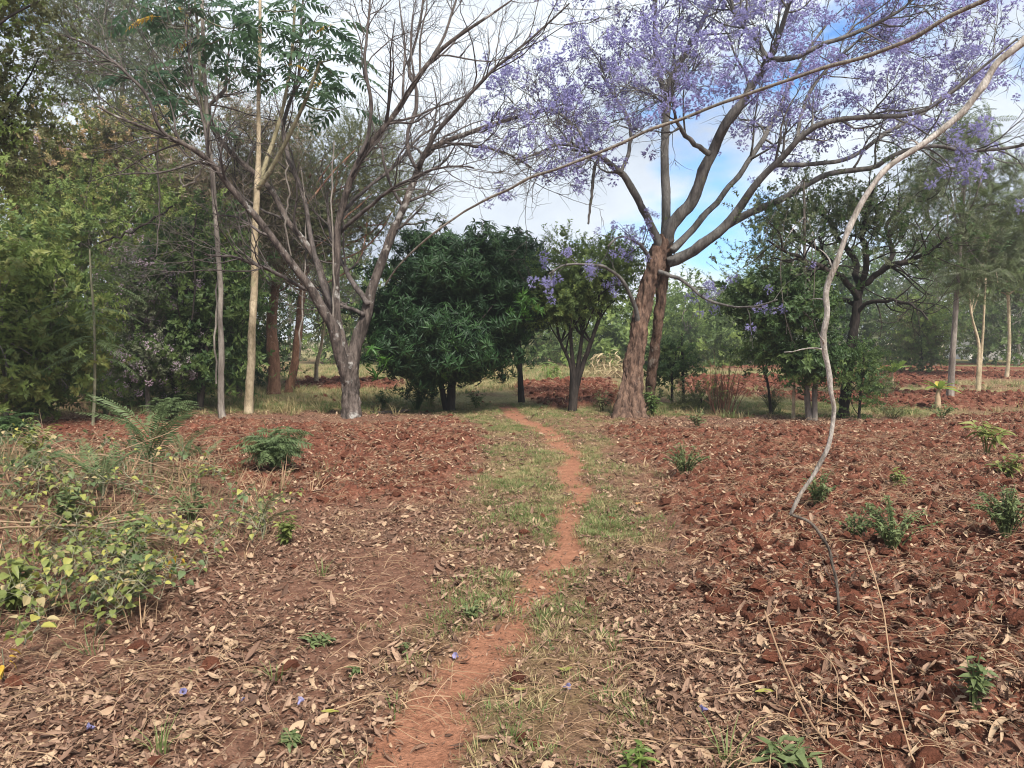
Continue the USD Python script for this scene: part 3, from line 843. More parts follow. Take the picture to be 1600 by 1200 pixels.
# --- mango trees
b = tree_base(704, 645)
YM = b[1]
mango = plant('mango_tree', 'rounded dark green mango tree beside the leafless tree, its skirt near the ground', 'tree', b,
      [ell(712, 474, YM, 122, 120, 112), ell(690, 540, YM - .2, 92, 48, 90)],
      [stem([(706, 646, 9), (707, 600, 8.5), (712, 560, 8), (716, 500, 6), (718, 430, 4)], YM, b), stem([(702, 645, 7), (692, 605, 6), (684, 570, 5.5), (672, 520, 4), (660, 470, 3)], YM, b + [-.05, 0, 0])],
      'mango', ['mango', 'mango', 'mango'], (130, 26), .22, 'dark_bark', 21, (.8, 1.25), 6, -.95, -.25, .35)
bb = np.array([*px(815, 600, 19.5)[:2], 0.0]); bb[2] = height(bb[0], bb[1])[0]
plant('mango_tree', 'second mango tree, half hidden behind the rounded one, nearer the path gap', 'tree', bb,
      [ell(796, 466, 19.5, 50, 98, 60)], [stem([(815, 612, 7), (812, 560, 6), (808, 500, 5), (806, 430, 3)], 19.5, bb)],
      'mango', ['mango', 'mango', 'mango'], (64, 24), .25, 'dark_bark', 22, (.8, 1.25), 4, -.9, -.2, .35)
r_ = np.random.default_rng(6)
q_ = px(650, 556, YM - .9) + r_.normal(size=(46, 3)) * [.5, .3, .22]
mango.scatter('new_leaves', [(m, M['mango_new']) for m in sprays('mango')], q_, r_.normal(size=(46, 3)) + [0, -.6, -.2], r_.uniform(.9, 1.3, 46), r_)
r_ = np.random.default_rng(5)
mango.scatter('new_leaves', [(m, M['mango_new']) for m in sprays('mango')], px(826, 470, YM - .9) + r_.normal(size=(9, 3)) * .16, r_.normal(size=(9, 3)) + [0, -.6, .2], r_.uniform(.8, 1.1, 9), r_)

# --- dark many-stemmed tree between the mango and the jacaranda
b = tree_base(893, 645)
YH = b[1]
hs = [[(893, 646, 8), (896, 610, 9), (893, 575, 4), (872, 520, 3), (868, 470, 2)], [(894, 646, 6), (898, 600, 6), (893, 540, 4), (890, 480, 3), (890, 420, 2)],
      [(895, 646, 6), (900, 600, 6), (908, 540, 4), (915, 480, 3), (918, 420, 2)], [(896, 646, 7), (903, 600, 6), (925, 530, 4.5), (938, 490, 4), (946, 440, 2)]]
plant('many_stemmed_tree', 'dark many-stemmed tree with a rounded green top, left of the jacaranda trunk', 'tree', b,
      [ell(926, 425, YH, 68, 70, 60), ell(880, 470, YH, 24, 26, 22)], [stem(s, YH, b) for s in hs],
      'small', ['broad', 'broad_light', 'broad'], (56, 24), .2, 'dark_bark', 23, (.6, 1.0), 5, -.9, .2, .4)

LW = .74
# --- slender pale trees with compound leaves
COMP = [pinnate(np.random.default_rng(s), 1.05, 7, .27, .10, .5, .2, 62, quick=False) for s in range(4)]


def slender(label, base, stems, hubs, Y, seed, bark):
    r = np.random.default_rng(seed)
    t = Thing('slender_tree', label, 'tree', base)
    for k, s in enumerate(stems):
        P, R = s
        t.part('trunk' if k == 0 else 'limb', bark_tube(P, R, r, 14, .13, .25 if k == 0 else 0, 60), M[bark] if k == 0 else M['pale_limb' if bark == 'pale_bark' else 'green_stem'])
    ends = [p for P, R in stems for p in P[len(P) // 3:]]
    ends = np.array(ends)
    tw, pos, dr = [], [], []
    for (u, v, m) in hubs:
        h = px(u, v, Y + r.uniform(-.9, .9))
        a = ends[np.argmin(np.linalg.norm(ends - h, axis=1) + np.maximum(0, ends[:, 2] - h[2]))]
        tw.append(curve(np.c_[np.stack([a, (a + h) / 2 + [0, 0, -.12], h]), [.02, .015, .008]], 8, r, .4))
        m = max(3, int(m * .95))
        for k in range(m):
            az = k * 6.283 / m + r.uniform(-.4, .4)
            pos.append(h + r.normal(size=3) * .05)
            dr.append([math.cos(az), math.sin(az), r.uniform(-.05, .3)])
    pos, dr = list(pos), list(dr)
    A = np.stack(tw)
    t.part('branch', tubes(A[:, :, :3], A[:, :, 3], 5), M['green_stem'], kind='stuff')
    yel = r.random(len(pos)) < .05
    pos, dr = np.array(pos), np.array(dr)
    t.scatter('compound_leaves', [(m, M['compound']) for m in COMP], pos[~yel], dr[~yel], r.uniform(.65, 1.05, (~yel).sum()), r, roll=(0, 0, 1))
    if yel.any():
        t.scatter('yellowing_leaves', [(m, M['yellow']) for m in COMP[:2]], pos[yel], dr[yel], r.uniform(.4, .6, yel.sum()), r, roll=(0, 0, 1), label='yellowing leaves')


b = tree_base(388, 649)
slender('slender tree with a pale tan trunk forking into three green stems, right of its twin', b,
        [stem([(388, 650, 9), (390, 600, 8.5), (393, 550, 8), (394, 500, 8), (398, 430, 7.3), (398, 370, 7), (402, 290, 6.5), (404, 240, 5), (404, 150, 4), (406, 60, 3.5), (406, -60, 2.5)], b[1], b, 26),
         stem([(402, 300, 5.5), (412, 265, 5), (432, 205, 4), (446, 150, 3.5), (458, 60, 3), (462, -40, 2)], b[1], None, 14, .8),
         stem([(402, 296, 5.5), (420, 270, 5), (455, 205, 4), (480, 150, 3.5), (500, 95, 2.5)], b[1], None, 14, -.6)],
        [(420, 40, 7), (465, 70, 7), (500, 95, 7), (528, 75, 6), (480, 35, 6), (545, 120, 5), (440, 100, 5), (400, 70, 6), (510, 140, 5), (455, 5, 6), (405, 5, 6), (535, 165, 3), (380, 100, 5), (425, 120, 4), (520, 40, 5), (490, 120, 5), (470, 140, 4)], b[1], 31, 'pale_bark')
b = tree_base(349, 656)
slender('slender grey-green tree leaning left with a straight thin trunk, left of its pale twin', b,
        [stem([(351, 657, 7), (346, 600, 6.2), (348, 550, 6), (345, 500, 5.5), (346, 450, 5.2), (342, 400, 5), (333, 280, 5), (324, 190, 4.5), (318, 80, 4), (314, -60, 3)], b[1], b, 18),
         stem([(326, 215, 4), (314, 150, 3.5), (310, 60, 3), (300, -30, 2)], b[1], None, 12, -.4)],
        [(330, 20, 7), (280, 5, 6), (235, 20, 6), (350, 55, 6), (300, 60, 6), (205, 118, 5), (245, 122, 5), (285, 170, 6), (300, 200, 4), (360, 10, 6), (260, 40, 5), (385, 40, 5), (330, 95, 5), (215, 5, 5), (290, 100, 4), (270, 150, 4)], b[1], 32, 'grey_bark')

# --- olive tree with two flaking red trunks behind the leafless tree
b = tree_base(428, 617)
YE = b[1]
b2 = tree_base(449, 612)
plant('olive_crowned_tree', 'tree with two flaking red-brown trunks and a broad olive crown behind the leafless tree', 'tree', b,
      [ell(545, 300, YE + 1.5, 125, 105, 110), ell(450, 330, YE + .5, 80, 90, 70)],
      [stem([(428, 618, 13), (428, 570, 12.5), (424, 510, 11), (430, 450, 9), (434, 390, 7), (450, 320, 5)], YE, b, 14), stem([(449, 613, 9), (461, 560, 8.5), (468, 500, 8), (473, 450, 7), (484, 390, 6), (520, 320, 4)], YE + .5, b2, 14)],
      'fine', ['olive', 'olive', 'olive_grey'], (90, 32), .42, 'red_bark', 24, (.9, 1.5), 9, -.75, .2, .35)
b = gp(494, 600)
plant('pale_leaning_tree', 'small pale-trunked leaning tree seen between the red trunks and the leafless trunk', 'tree', b,
      [ell(500, 470, b[1], 45, 55)], [stem([(494, 601, 4), (494, 575, 4), (502, 540, 3.5), (506, 500, 3), (505, 460, 2)], b[1], b)],
      'fine', ['broad', 'olive', 'broad'], (16, 18), .4, 'pale_bark', 25, (.9, 1.4), 3)

# --- right-hand trees
b = tree_base(1317, 652)
YI = b[1]
t = Thing('spreading_tree', 'dark spreading flat-topped tree with twisted limbs at the field edge right of the jacaranda', 'tree', b)
r_ = np.random.default_rng(26)
tk = stem([(1317, 653, 11), (1322, 600, 9.5), (1328, 550, 9.5), (1336, 500, 9), (1342, 455, 8.5)], YI, b, 14)
t.part('trunk', bark_tube(*tk, r_, 14, .2, .3), M['dark_bark'])
SL = [([(1340, 470, 7), (1310, 430, 6), (1270, 412, 5), (1230, 395, 3.5), (1200, 375, 2)], -1), ([(1342, 460, 7), (1335, 410, 6), (1310, 370, 5), (1285, 335, 3.5), (1260, 310, 2)], 1),
      ([(1343, 455, 7), (1355, 405, 6), (1345, 360, 5), (1360, 320, 3.5), (1365, 295, 2)], -.6), ([(1343, 458, 7), (1375, 425, 6), (1410, 410, 5), (1450, 395, 3.5), (1480, 370, 2)], -1),
      ([(1372, 427, 5), (1395, 390, 5), (1385, 355, 4), (1410, 325, 3), (1430, 305, 2)], 1.2), ([(1338, 490, 5), (1370, 470, 4), (1400, 470, 3.5), (1430, 480, 2.5), (1450, 500, 1.5)], -1.2),
      ([(1310, 430, 4), (1290, 400, 4), (1250, 370, 3), (1215, 340, 2)], 1.0), ([(1340, 478, 5), (1300, 465, 4), (1265, 460, 3), (1230, 455, 2)], .8)]
sl = [limb(p, YI, YI + dy * 1.3, 14, r_, .35) for p, dy in SL]
for P, R in sl:
    t.part('limb', bark_tube(P, R, r_, 8, .12, 0, 30), M['dark_bark'])
P, R = stackp(sl, 14)
P1, R1 = sprout(P, R, 16, (.4, 1.1), (30, 80), 7, .25, .05, r_, .25, 1, .5, .006, .02)
P2, R2 = sprout(P1, R1, 3, (.2, .5), (30, 80), 5, .25, .02, r_, .3, 1, .6, .005)
t.part('branch', tubes(P1, R1, 4), M['dark_bark'], kind='stuff')
t.part('twigs', tubes(P2, R2, 3), M['dark_bark'], kind='stuff')
tips = np.vstack([P1[:, -1], P2[:, -1]])
tips = tips[(r_.random(len(tips)) < np.clip((noise(tips * 1.3, 3) - .25) * 3, .1, 1)) & (tips[:, 2] > 2.9)]
tips = np.vstack([tips] + [tips + r_.normal(size=tips.shape) * [.22, .22, .1] for _ in range(3)])
_, pos_, d_ = crown_points(*[np.asarray(a_, float) for a_ in ell(1305, 340, YI, 138, 46, 100)], 38, 14, .24, r_, -.5, .5, .4, 3)
tips = np.vstack([tips, pos_])
t.scatter('crown', [(m, M[k]) for m, k in zip(sprays('small'), ('broad_dark', 'olive_grey', 'feather'))], tips, r_.normal(size=tips.shape) * .6 + [0, 0, .7], r_.uniform(.55, 1.0, len(tips)), r_)

b = tree_base(1265, 655)
YK = b[1]
plant('twin_trunk_tree', 'leafy dark green tree on twin grey trunks between two thin saplings at the field edge', 'tree', b,
      [ell(1232, 492, YK, 56, 42, 45), ell(1272, 562, YK - .3, 20, 20, 20), ell(1205, 465, YK + .3, 44, 30, 35)],
      [stem([(1262, 656, 6), (1259, 610, 5.5), (1258, 560, 5), (1257, 480, 4), (1257, 380, 3), (1256, 280, 2)], YK, b, 14), stem([(1269, 656, 6), (1271, 610, 5.5), (1276, 570, 5), (1282, 530, 4), (1280, 470, 3)], YK, b + [.1, 0, 0], 12)],
      'broad', ['broad_dark', 'broad_dark', 'broad'], (22, 20), .24, 'grey_bark', 27, (.6, 1.0), 5, -.9)
b = tree_base(1239, 654)
plant('sapling', 'thin pale sapling trunk just left of the twin grey trunks', 'tree', b, [ell(1232, 540, b[1], 20, 20)], [stem([(1240, 655, 3.5), (1241, 610, 3), (1239, 560, 2.5), (1236, 530, 1.5)], b[1], b)],
      'small', ['broad', 'broad_dark', 'broad'], (8, 10), .15, 'pale_bark', 28, (.5, .8), 2)

LW = .56
b = tree_base(1484, 627)
YL = b[1]
t = plant('feathery_tree', 'tall straight grey-trunked tree with layered feathery foliage near the right edge', 'tree', b,
          [ell(u, v, YL + dy, ru, rv) for u, v, ru, rv, dy in ((1485, 255, 42, 22, 0), (1560, 275, 38, 24, .6), (1452, 300, 30, 18, -.4), (1530, 335, 42, 22, -.6), (1480, 385, 40, 22, .5), (1572, 395, 35, 26, .2), (1512, 215, 30, 22, 0), (1590, 330, 30, 24, -.5), (1520, 440, 34, 24, 0))],
          [stem([(1484, 628, 9), (1487, 580, 8), (1491, 520, 7.5), (1496, 440, 6.5), (1503, 340, 5), (1510, 240, 3), (1512, 190, 2)], YL, b, 18)],
          'frond', ['feather', 'feather', 'olive_grey'], (8, 6), .27, 'grey_bark', 29, (.7, 1.1), 2, -.8, .1, .2)
b = gp(1527, 612)
plant('forked_tree', 'thin pale tree forking into upright whips between the feathery tree and the edge', 'tree', b,
      [ell(1520, 420, b[1], 45, 55), ell(1545, 360, b[1] + .5, 30, 40)],
      [stem([(1527, 613, 4.5), (1529, 575, 5), (1530, 545, 4), (1518, 490, 3), (1512, 420, 2)], b[1], b), stem([(1528, 613, 4), (1531, 570, 4), (1536, 510, 3), (1540, 430, 2.5), (1548, 350, 1.5)], b[1], b + [.05, 0, 0])],
      'fine', ['olive_grey', 'feather', 'olive_grey'], (14, 12), .4, 'pale_bark', 30, (.8, 1.3), 3, -.8)
b = gp(1572, 592)
plant('pale_trunk_tree', 'pale smooth-trunked tree at the right edge beyond the mounded soil', 'tree', b,
      [ell(1590, 370, b[1], 48, 35), ell(1560, 420, b[1], 30, 22), ell(1620, 430, b[1] + 1, 40, 30)],
      [stem([(1572, 593, 5.5), (1577, 545, 4.5), (1576, 480, 4), (1573, 420, 3.5), (1580, 350, 2)], b[1], b)],
      'broad', ['broad', 'feather', 'olive_grey'], (16, 16), .5, 'pale_bark', 33, (1.3, 2.0), 4, -.8)
LW = .74
b = gp(1440, 583)
plant('young_cone_tree', 'young cone-shaped light-topped tree standing in the red field beyond the banana plants', 'tree', b,
      [ell(1440, 555, b[1], 30, 22), ell(1441, 520, b[1], 22, 22), ell(1441, 492, b[1], 12, 16)], [stem([(1440, 584, 3), (1441, 540, 2.5), (1441, 480, 1.5)], b[1], b)],
      'small', ['broad', 'broad_light', 'olive'], (14, 12), .4, 'dark_bark', 34, (1.6, 2.4), 0, -.9)

# --- the tree line beyond the field (right) and behind the trunks
TL = [  # u, base v, crown v, ru, rv, kind, mats, label
    (1075, 563, 500, 42, 46, 'small', ('broad', 'broad_light', 'broad'), 'round mid green tree in the far line just right of the jacaranda trunk'),
    (1125, 560, 492, 40, 52, 'broad', ('broad_light', 'broad', 'broad_light'), 'yellow-green sunlit tree in the far line above the reddish stemmed shrub'),
    (1170, 560, 478, 48, 55, 'fine', ('olive_grey', 'broad', 'olive_grey'), 'grey-green tree in the far line left of the twin grey trunks'),
    (1222, 559, 470, 46, 62, 'small', ('broad_dark', 'broad', 'broad_dark'), 'dark tree in the far line behind the twin grey trunks'),
    (1290, 560, 482, 50, 58, 'broad', ('broad_dark', 'olive_grey', 'broad'), 'tall dark bushy tree in the far line left of the spreading tree trunk'),
    (1360, 562, 482, 46, 62, 'fine', ('broad', 'feather', 'broad_light'), 'misty olive tree in the far line just right of the spreading tree trunk'),
    (1408, 562, 462, 44, 72, 'small', ('broad_dark', 'broad_dark', 'feather'), 'tall dark narrow tree in the far line left of the cone-shaped tree'),
    (1460, 562, 458, 50, 74, 'fine', ('feather', 'olive_grey', 'broad'), 'tall grey-green tree in the far line left of the straight feathery tree'),
    (1522, 565, 470, 50, 66, 'broad', ('broad', 'feather', 'broad_light'), 'broad green tree in the far line behind the thin forked tree'),
    (1590, 566, 460, 56, 74, 'small', ('broad', 'broad', 'olive_grey'), 'large leafy tree in the far line at the right edge'),
    (1680, 566, 450, 60, 80, 'small', ('broad', 'broad', 'olive_grey'), 'big tree in the far line cut by the right edge'),
    (1020, 563, 512, 40, 44, 'broad', ('broad_light', 'broad_light', 'broad'), 'bright green tree far behind the jacaranda trunk'),
    (955, 566, 520, 46, 40, 'broad', ('broad_light', 'broad', 'broad_light'), 'bright yellow-green bush far between the dark stems and the jacaranda'),
    (868, 566, 520, 46, 40, 'small', ('broad', 'broad_light', 'broad'), 'light green tree far behind the gap right of the mango'),
    (780, 566, 505, 60, 50, 'small', ('broad', 'broad', 'olive'), 'green tree far behind the mango trees'),
    (640, 566, 480, 80, 75, 'small', ('broad', 'broad_light', 'olive'), 'light green tree far behind the leafless tree'),
    (545, 566, 470, 70, 85, 'broad', ('broad_light', 'broad', 'olive'), 'pale green tree far behind the fork of the leafless tree'),
    (450, 566, 440, 80, 110, 'small', ('broad', 'olive', 'broad_dark'), 'tall green tree far behind the two red trunks'),
]
for k, (u, vb, vc, ru, rv, kind, mats, lab) in enumerate(TL):
    Y = 46 + (k * 7) % 12
    if 1200 < u < 1700:
        vc, rv = vc - 22, rv * 1.25
    bxy = px(u, vb, Y)
    b = np.array([bxy[0], bxy[1], 0.0])
    b[2] = height(b[0], b[1])[0]
    plant('far_tree', lab, 'tree', b, [ell(u, vc, Y, ru, rv), ell(u + (-1) ** k * ru * .5, (vc + vb) / 2 + 12, Y - 1, ru * .8, (vb - vc) * .5)],
          [stem([(u, vb + 8, 4), (u + 3, (vb + vc) / 2, 3), (u + 4, vc, 2)], Y, b)], kind, list(mats), (22, 13), 1.0, 'grey_bark', 60 + k, (2.2, 3.6), 3, -.95, .2, .3, group='trees of the far line beyond the fields')

# --- house roof glimpsed beyond the field on the right
hp = px(1545, 505, 62)
t = Thing('white_roofed_house', 'small house with a white sheet roof glimpsed through the trees near the right edge', 'house', [hp[0], hp[1], 0])
hx, hy = hp[0], hp[1]
hz = px(1545, 500, 62)[2]
bx = lambda e, c: (lambda m: (np.array(m.vertices) + c, np.array(m.faces)))(trimesh.creation.box(e))
t.part('wall', bx([5.0, 3.5, hz - .1], [hx, hy, (hz - .1) / 2]), M['wall'], smooth=False)
rf = np.array([[-2.9, -2.2, 0], [2.9, -2.2, 0], [2.9, 0, .75], [-2.9, 0, .75], [-2.9, 2.2, 0], [2.9, 2.2, 0], [-2.9, -2.2, -.06], [2.9, -2.2, -.06], [2.9, 2.2, -.06], [-2.9, 2.2, -.06]]) + [hx, hy, hz]
t.part('roof', (rf, np.array([[0, 1, 2], [0, 2, 3], [3, 2, 5], [3, 5, 4], [0, 6, 7], [0, 7, 1], [5, 8, 9], [5, 9, 4], [1, 7, 8], [1, 8, 2], [2, 8, 5], [0, 3, 9], [0, 9, 6], [3, 4, 9], [6, 9, 8], [6, 8, 7]])), M['roof'], smooth=False)
t.part('window', bx([.9, .06, .8], [hx - 1.2, hy - 1.78, hz * .55]), M['window'], smooth=False)
t.part('window', bx([.9, .06, .8], [hx + 1.2, hy - 1.78, hz * .55]), M['window'], smooth=False)

# ------------------------------------------------------------------ thin haze
M['haze'] = usdkit.material(stage, LOOKS + '/haze_air', {"v": ("principled_volume", {"color": (.93, .96, 1.0), "density": HAZE, "anisotropy": .2})}, [], volume="v.volume")
hb = trimesh.creation.box([7000, 7000, 34])
hb.apply_translation([0, 0, 16 - 1.5])
hz_ = usdkit.mesh(stage, '/World/haze', hb, M['haze'])
keys(hz_.GetPrim(), kind='stuff', label='thin pale haze in the air', category='haze')

# ------------------------------------------------------------------ the thicket on the left
def at(u, v, Y=None):
    if Y is None:
        return tree_base(u, v)
    p = px(u, v, Y)
    return np.array([p[0], p[1], height(p[0], p[1])[0] - .02])


LT = [  # name, label, cat, u, base v, Y or None, crowns (u, v, ru, rv, dY), stems (pts), kind, mats, n, cr, bark, scale, limbs, flowers
    ('dense_shrub_tree', 'dense glossy dark green small tree just left of the slender trunks', 'tree', 312, 645, None,
     [(330, 430, 60, 105, .3), (320, 555, 54, 75, .3)], [[(312, 646, 6), (318, 590, 5), (325, 530, 5), (345, 470, 3.5), (350, 400, 2)], [(314, 646, 5), (308, 580, 4), (300, 520, 3), (290, 450, 2)]],
     'broad', ('broad', 'broad_dark', 'broad'), (38, 20), .3, 'dark_bark', (.7, 1.1), 4, None),
    ('pale_flowering_shrub', 'tall shrub with pale pinkish blossom and grey-green leaves in the left thicket', 'shrub', 232, 640, 16.4,
     [(225, 460, 55, 75, 0), (240, 560, 48, 60, 0)], [[(232, 640, 5), (228, 560, 4), (224, 480, 2)]],
     'small', ('olive_grey', 'broad', 'olive_grey'), (40, 20), .28, 'grey_bark', (.7, 1.1), 3, ('pinkish', 150)),
    ('leafy_thicket_shrub', 'light green leafy shrub mass below the rust-coloured canopy', 'shrub', 150, 630, 19,
     [(110, 360, 95, 90, 0), (205, 345, 95, 80, .5), (140, 520, 95, 90, 0), (300, 400, 60, 80, 1)], [[(150, 632, 5), (148, 540, 4), (150, 420, 2)], [(170, 632, 4), (180, 520, 3), (190, 400, 2)]],
     'small', ('broad_light', 'vine_leaf', 'broad'), (46, 19), .36, 'grey_bark', (.8, 1.3), 3, None),
    ('rust_canopy_tree', 'flat-topped tree with rusty orange and olive foliage on dark trunks, upper left', 'tree', 100, 620, 21,
     [(120, 235, 110, 50, 0), (40, 265, 85, 48, -.5), (205, 225, 75, 45, .4), (110, 300, 90, 35, 0)], [[(100, 622, 6), (104, 480, 6), (98, 380, 5.5), (85, 300, 5), (70, 250, 3)], [(104, 622, 5), (125, 450, 5), (150, 340, 4.5), (180, 260, 3)], [(60, 622, 5), (35, 450, 5), (22, 340, 5), (15, 270, 3)]],
     'small', ('brownish', 'olive', 'vine_leaf'), (44, 22), .4, 'dark_bark', (.8, 1.3), 5, ('pinkish', 14)),
    ('tall_feathery_tree', 'tall sparse grey-green tree rising behind the rusty canopy at upper left', 'tree', 180, 600, 29,
     [(130, 90, 75, 55, 0), (200, 60, 85, 60, 1), (270, 110, 70, 55, -1), (170, 150, 85, 35, 0), (220, 0, 90, 60, 0), (110, 20, 70, 55, 1)], [[(180, 602, 5), (182, 450, 4.5), (186, 300, 4), (190, 150, 3), (195, 0, 2)], [(215, 602, 4), (240, 400, 4), (255, 250, 3), (262, 90, 2)]],
     'fine', ('olive_grey', 'feather', 'olive_grey'), (26, 22), .55, 'grey_bark', (1.1, 1.9), 5, None),
    ('dry_twiggy_tree', 'dry brown twiggy tree tangled with creepers behind the slender trunks', 'tree', 372, 620, 20.5,
     [(385, 260, 75, 90, 0), (400, 370, 60, 80, .4), (300, 300, 60, 60, .5)], [[(372, 622, 5), (378, 520, 4.5), (380, 420, 4), (390, 320, 3), (395, 230, 2)], [(376, 622, 4), (360, 500, 3), (340, 380, 3), (310, 280, 2)]],
     'tangle', ('dry_tangle', 'dry_tangle', 'olive'), (30, 11), .4, 'dark_bark', (.8, 1.3), 5, None),
    ('creeper_bush', 'creeper-covered bush with dry and yellow leaves filling the left edge', 'shrub', 10, 650, 13.5,
     [(0, 470, 80, 95, 0), (30, 570, 80, 70, 0), (-60, 540, 80, 100, 0)], [[(10, 652, 5), (6, 560, 4), (0, 470, 2)]],
     'broad', ('broad_light', 'vine_leaf', 'broad_light'), (28, 16), .28, 'grey_bark', (.6, 1.1), 3, None),
    ('leafy_bush', 'light green leafy bush in front of the creeper mass at left', 'shrub', 60, 645, 14.2,
     [(70, 410, 55, 45, .2), (95, 490, 50, 55, 0), (70, 575, 50, 50, 0)], [[(60, 646, 4), (75, 540, 3), (88, 420, 2)]],
     'broad', ('broad_light', 'vine_leaf', 'broad'), (20, 12), .26, 'green_stem', (.7, 1.1), 2, None),
    ('shady_shrub', 'shady dark shrub low between the thin sapling and the dense small tree', 'shrub', 200, 640, 18.2,
     [(200, 590, 60, 50, 0), (265, 590, 50, 50, .2)], [[(200, 641, 3), (205, 600, 2.5), (208, 570, 1.5)]],
     'broad', ('broad_dark', 'broad', 'broad'), (28, 16), .28, 'dark_bark', (.6, 1.0), 2, None),
    ('backing_thicket_tree', 'deep green tree closing the thicket behind the pale flowering shrub', 'tree', 250, 612, 24,
     [(260, 380, 110, 120, 0), (250, 540, 100, 80, 0)], [[(250, 613, 5), (252, 520, 4), (255, 400, 3)]],
     'broad', ('broad', 'broad_light', 'broad'), (44, 18), .5, 'dark_bark', (1.0, 1.6), 3, None),
    ('backing_thicket_tree', 'deep green tree closing the thicket behind the left edge bush', 'tree', 40, 612, 24,
     [(40, 440, 120, 120, 0), (30, 550, 110, 80, 0)], [[(40, 613, 5), (42, 520, 4), (45, 400, 3)]],
     'broad', ('broad', 'olive', 'broad_light'), (44, 18), .5, 'dark_bark', (1.0, 1.6), 3, None),
    ('backing_thicket_tree', 'green tree closing the thicket behind the two slender trunks', 'tree', 370, 606, 26,
     [(370, 380, 80, 130, 0), (360, 550, 70, 60, 0)], [[(370, 607, 4), (372, 520, 4), (375, 400, 3)]],
     'small', ('broad', 'broad_dark', 'olive'), (46, 22), .5, 'dark_bark', (1.2, 1.8), 3, None),
    ('overhanging_tree', 'shady olive green canopy overhanging the top left corner', 'tree', -170, 700, 10.5,
     [(-5, 60, 75, 65, 0), (10, 170, 62, 60, .3), (-40, 250, 60, 50, 0), (30, -10, 90, 50, -.4), (-110, 130, 80, 110, 0)], [[(-170, 702, 16), (-165, 520, 14), (-150, 350, 12), (-110, 200, 9), (-60, 80, 5)]],
     'small', ('olive', 'broad_light', 'olive'), (20, 17), .24, 'dark_bark', (.6, 1.0), 5, None),
]
for k, (name, lab, cat, u, vb, Y, cr_, st_, kind, mats, n_, clr, bk, sc, nl, fl) in enumerate(LT):
    b = at(u, vb, Y)
    Y = b[1]
    n_, sc = (n_[0], int(n_[1] * .74)), (sc[0] * 1.1, sc[1] * 1.15)
    plant(name, lab, cat, b, [ell(a, c, Y + dy, ru, rv) for a, c, ru, rv, dy in cr_], [stem(s, Y, b + [(s[0][0] - u) * Y / F, 0, 0], 14) for s in st_],
          kind, list(mats), n_, clr, M and bk, 90 + k, sc, nl, -.8, .25, .35, None, .3, fl, 'crown' if cat == 'tree' else 'foliage')

# thin ferny sapling standing clear of the thicket
b = tree_base(144, 672)
r_ = np.random.default_rng(40)
t = Thing('ferny_sapling', 'thin green sapling with drooping ferny fronds in front of the left thicket', 'tree', b)
P, R = stem([(144, 673, 3.4), (148, 580, 3), (147, 500, 2.6), (142, 430, 2.2), (140, 390, 1.6)], b[1], b, 14)
t.part('trunk', bark_tube(P, R, r_, 8, .06, .2, 24), M['green_stem'])
FR = [pinnate(np.random.default_rng(s), .95, 26, .15, .026, .55, .1, 74) for s in range(3)]
for k in range(22):
    s = r_.uniform(.35, 1)
    p = np.array([np.interp(s, np.linspace(0, 1, 14), P[:, c]) for c in range(3)])
    az = k * 2.4
    m = turned(FR[k % 3], np.array([math.cos(az), math.sin(az), .25]), np.zeros(3), r_, (0, 0, 1))
    t.part('frond', (m[0] * r_.uniform(.7, 1.1) + p, m[1]), M['fern'], smooth=False)

r_ = np.random.default_rng(45)
for k, (lab, pts, Y_) in enumerate([
    ('pale loop of liana hanging left of the slender grey trunk', [(330, 235, 1.6), (318, 262, 2), (300, 285, 2.2), (288, 292, 2), (280, 270, 1.5)], 15.0),
    ('thin pale liana hanging straight below the rusty canopy', [(248, 200, 1.4), (246, 260, 1.8), (249, 320, 1.6), (244, 400, 1.2)], 15.6),
    ('thin liana curving down behind the forked pale trunk', [(446, 250, 1.6), (450, 300, 2), (446, 360, 2), (455, 400, 1.5)], 15.2),
    ('thin bare whip rising between the leafless tree limbs', [(468, 560, 2), (472, 480, 1.8), (478, 380, 1.6), (470, 260, 1.2)], 15.9),
    ('pale whip rising right beside the main limb of the leafless tree', [(520, 500, 2.2), (522, 420, 2), (518, 330, 1.8), (522, 220, 1.2)], 15.0),
    ('dark dead branch slanting through the left thicket', [(155, 380, 2), (195, 365, 2.4), (235, 345, 2.2), (270, 322, 1.6)], 15.2),
    ('thin dark stem in the shrubs left of the dense small tree', [(300, 500, 1.8), (305, 440, 2), (300, 380, 1.8), (308, 330, 1.4)], 15.8),
    ('thin brown creeper stem wound beside the slender grey trunk', [(338, 600, 2), (336, 520, 2.2), (340, 430, 2), (334, 330, 1.6)], 15.6)]):
    P, R = limb(pts, Y_, Y_ + .3, 16, r_, .8, .008)
    dead = 'branch' in lab
    keys(usdkit.mesh(stage, fresh('/World', 'dead_branch' if dead else 'liana'), tubes(P, R, 6, True), M['dark_bark' if 'dark' in lab else 'grey_bark'], smooth=True).GetPrim(), label=lab, category='branch' if dead else 'liana')

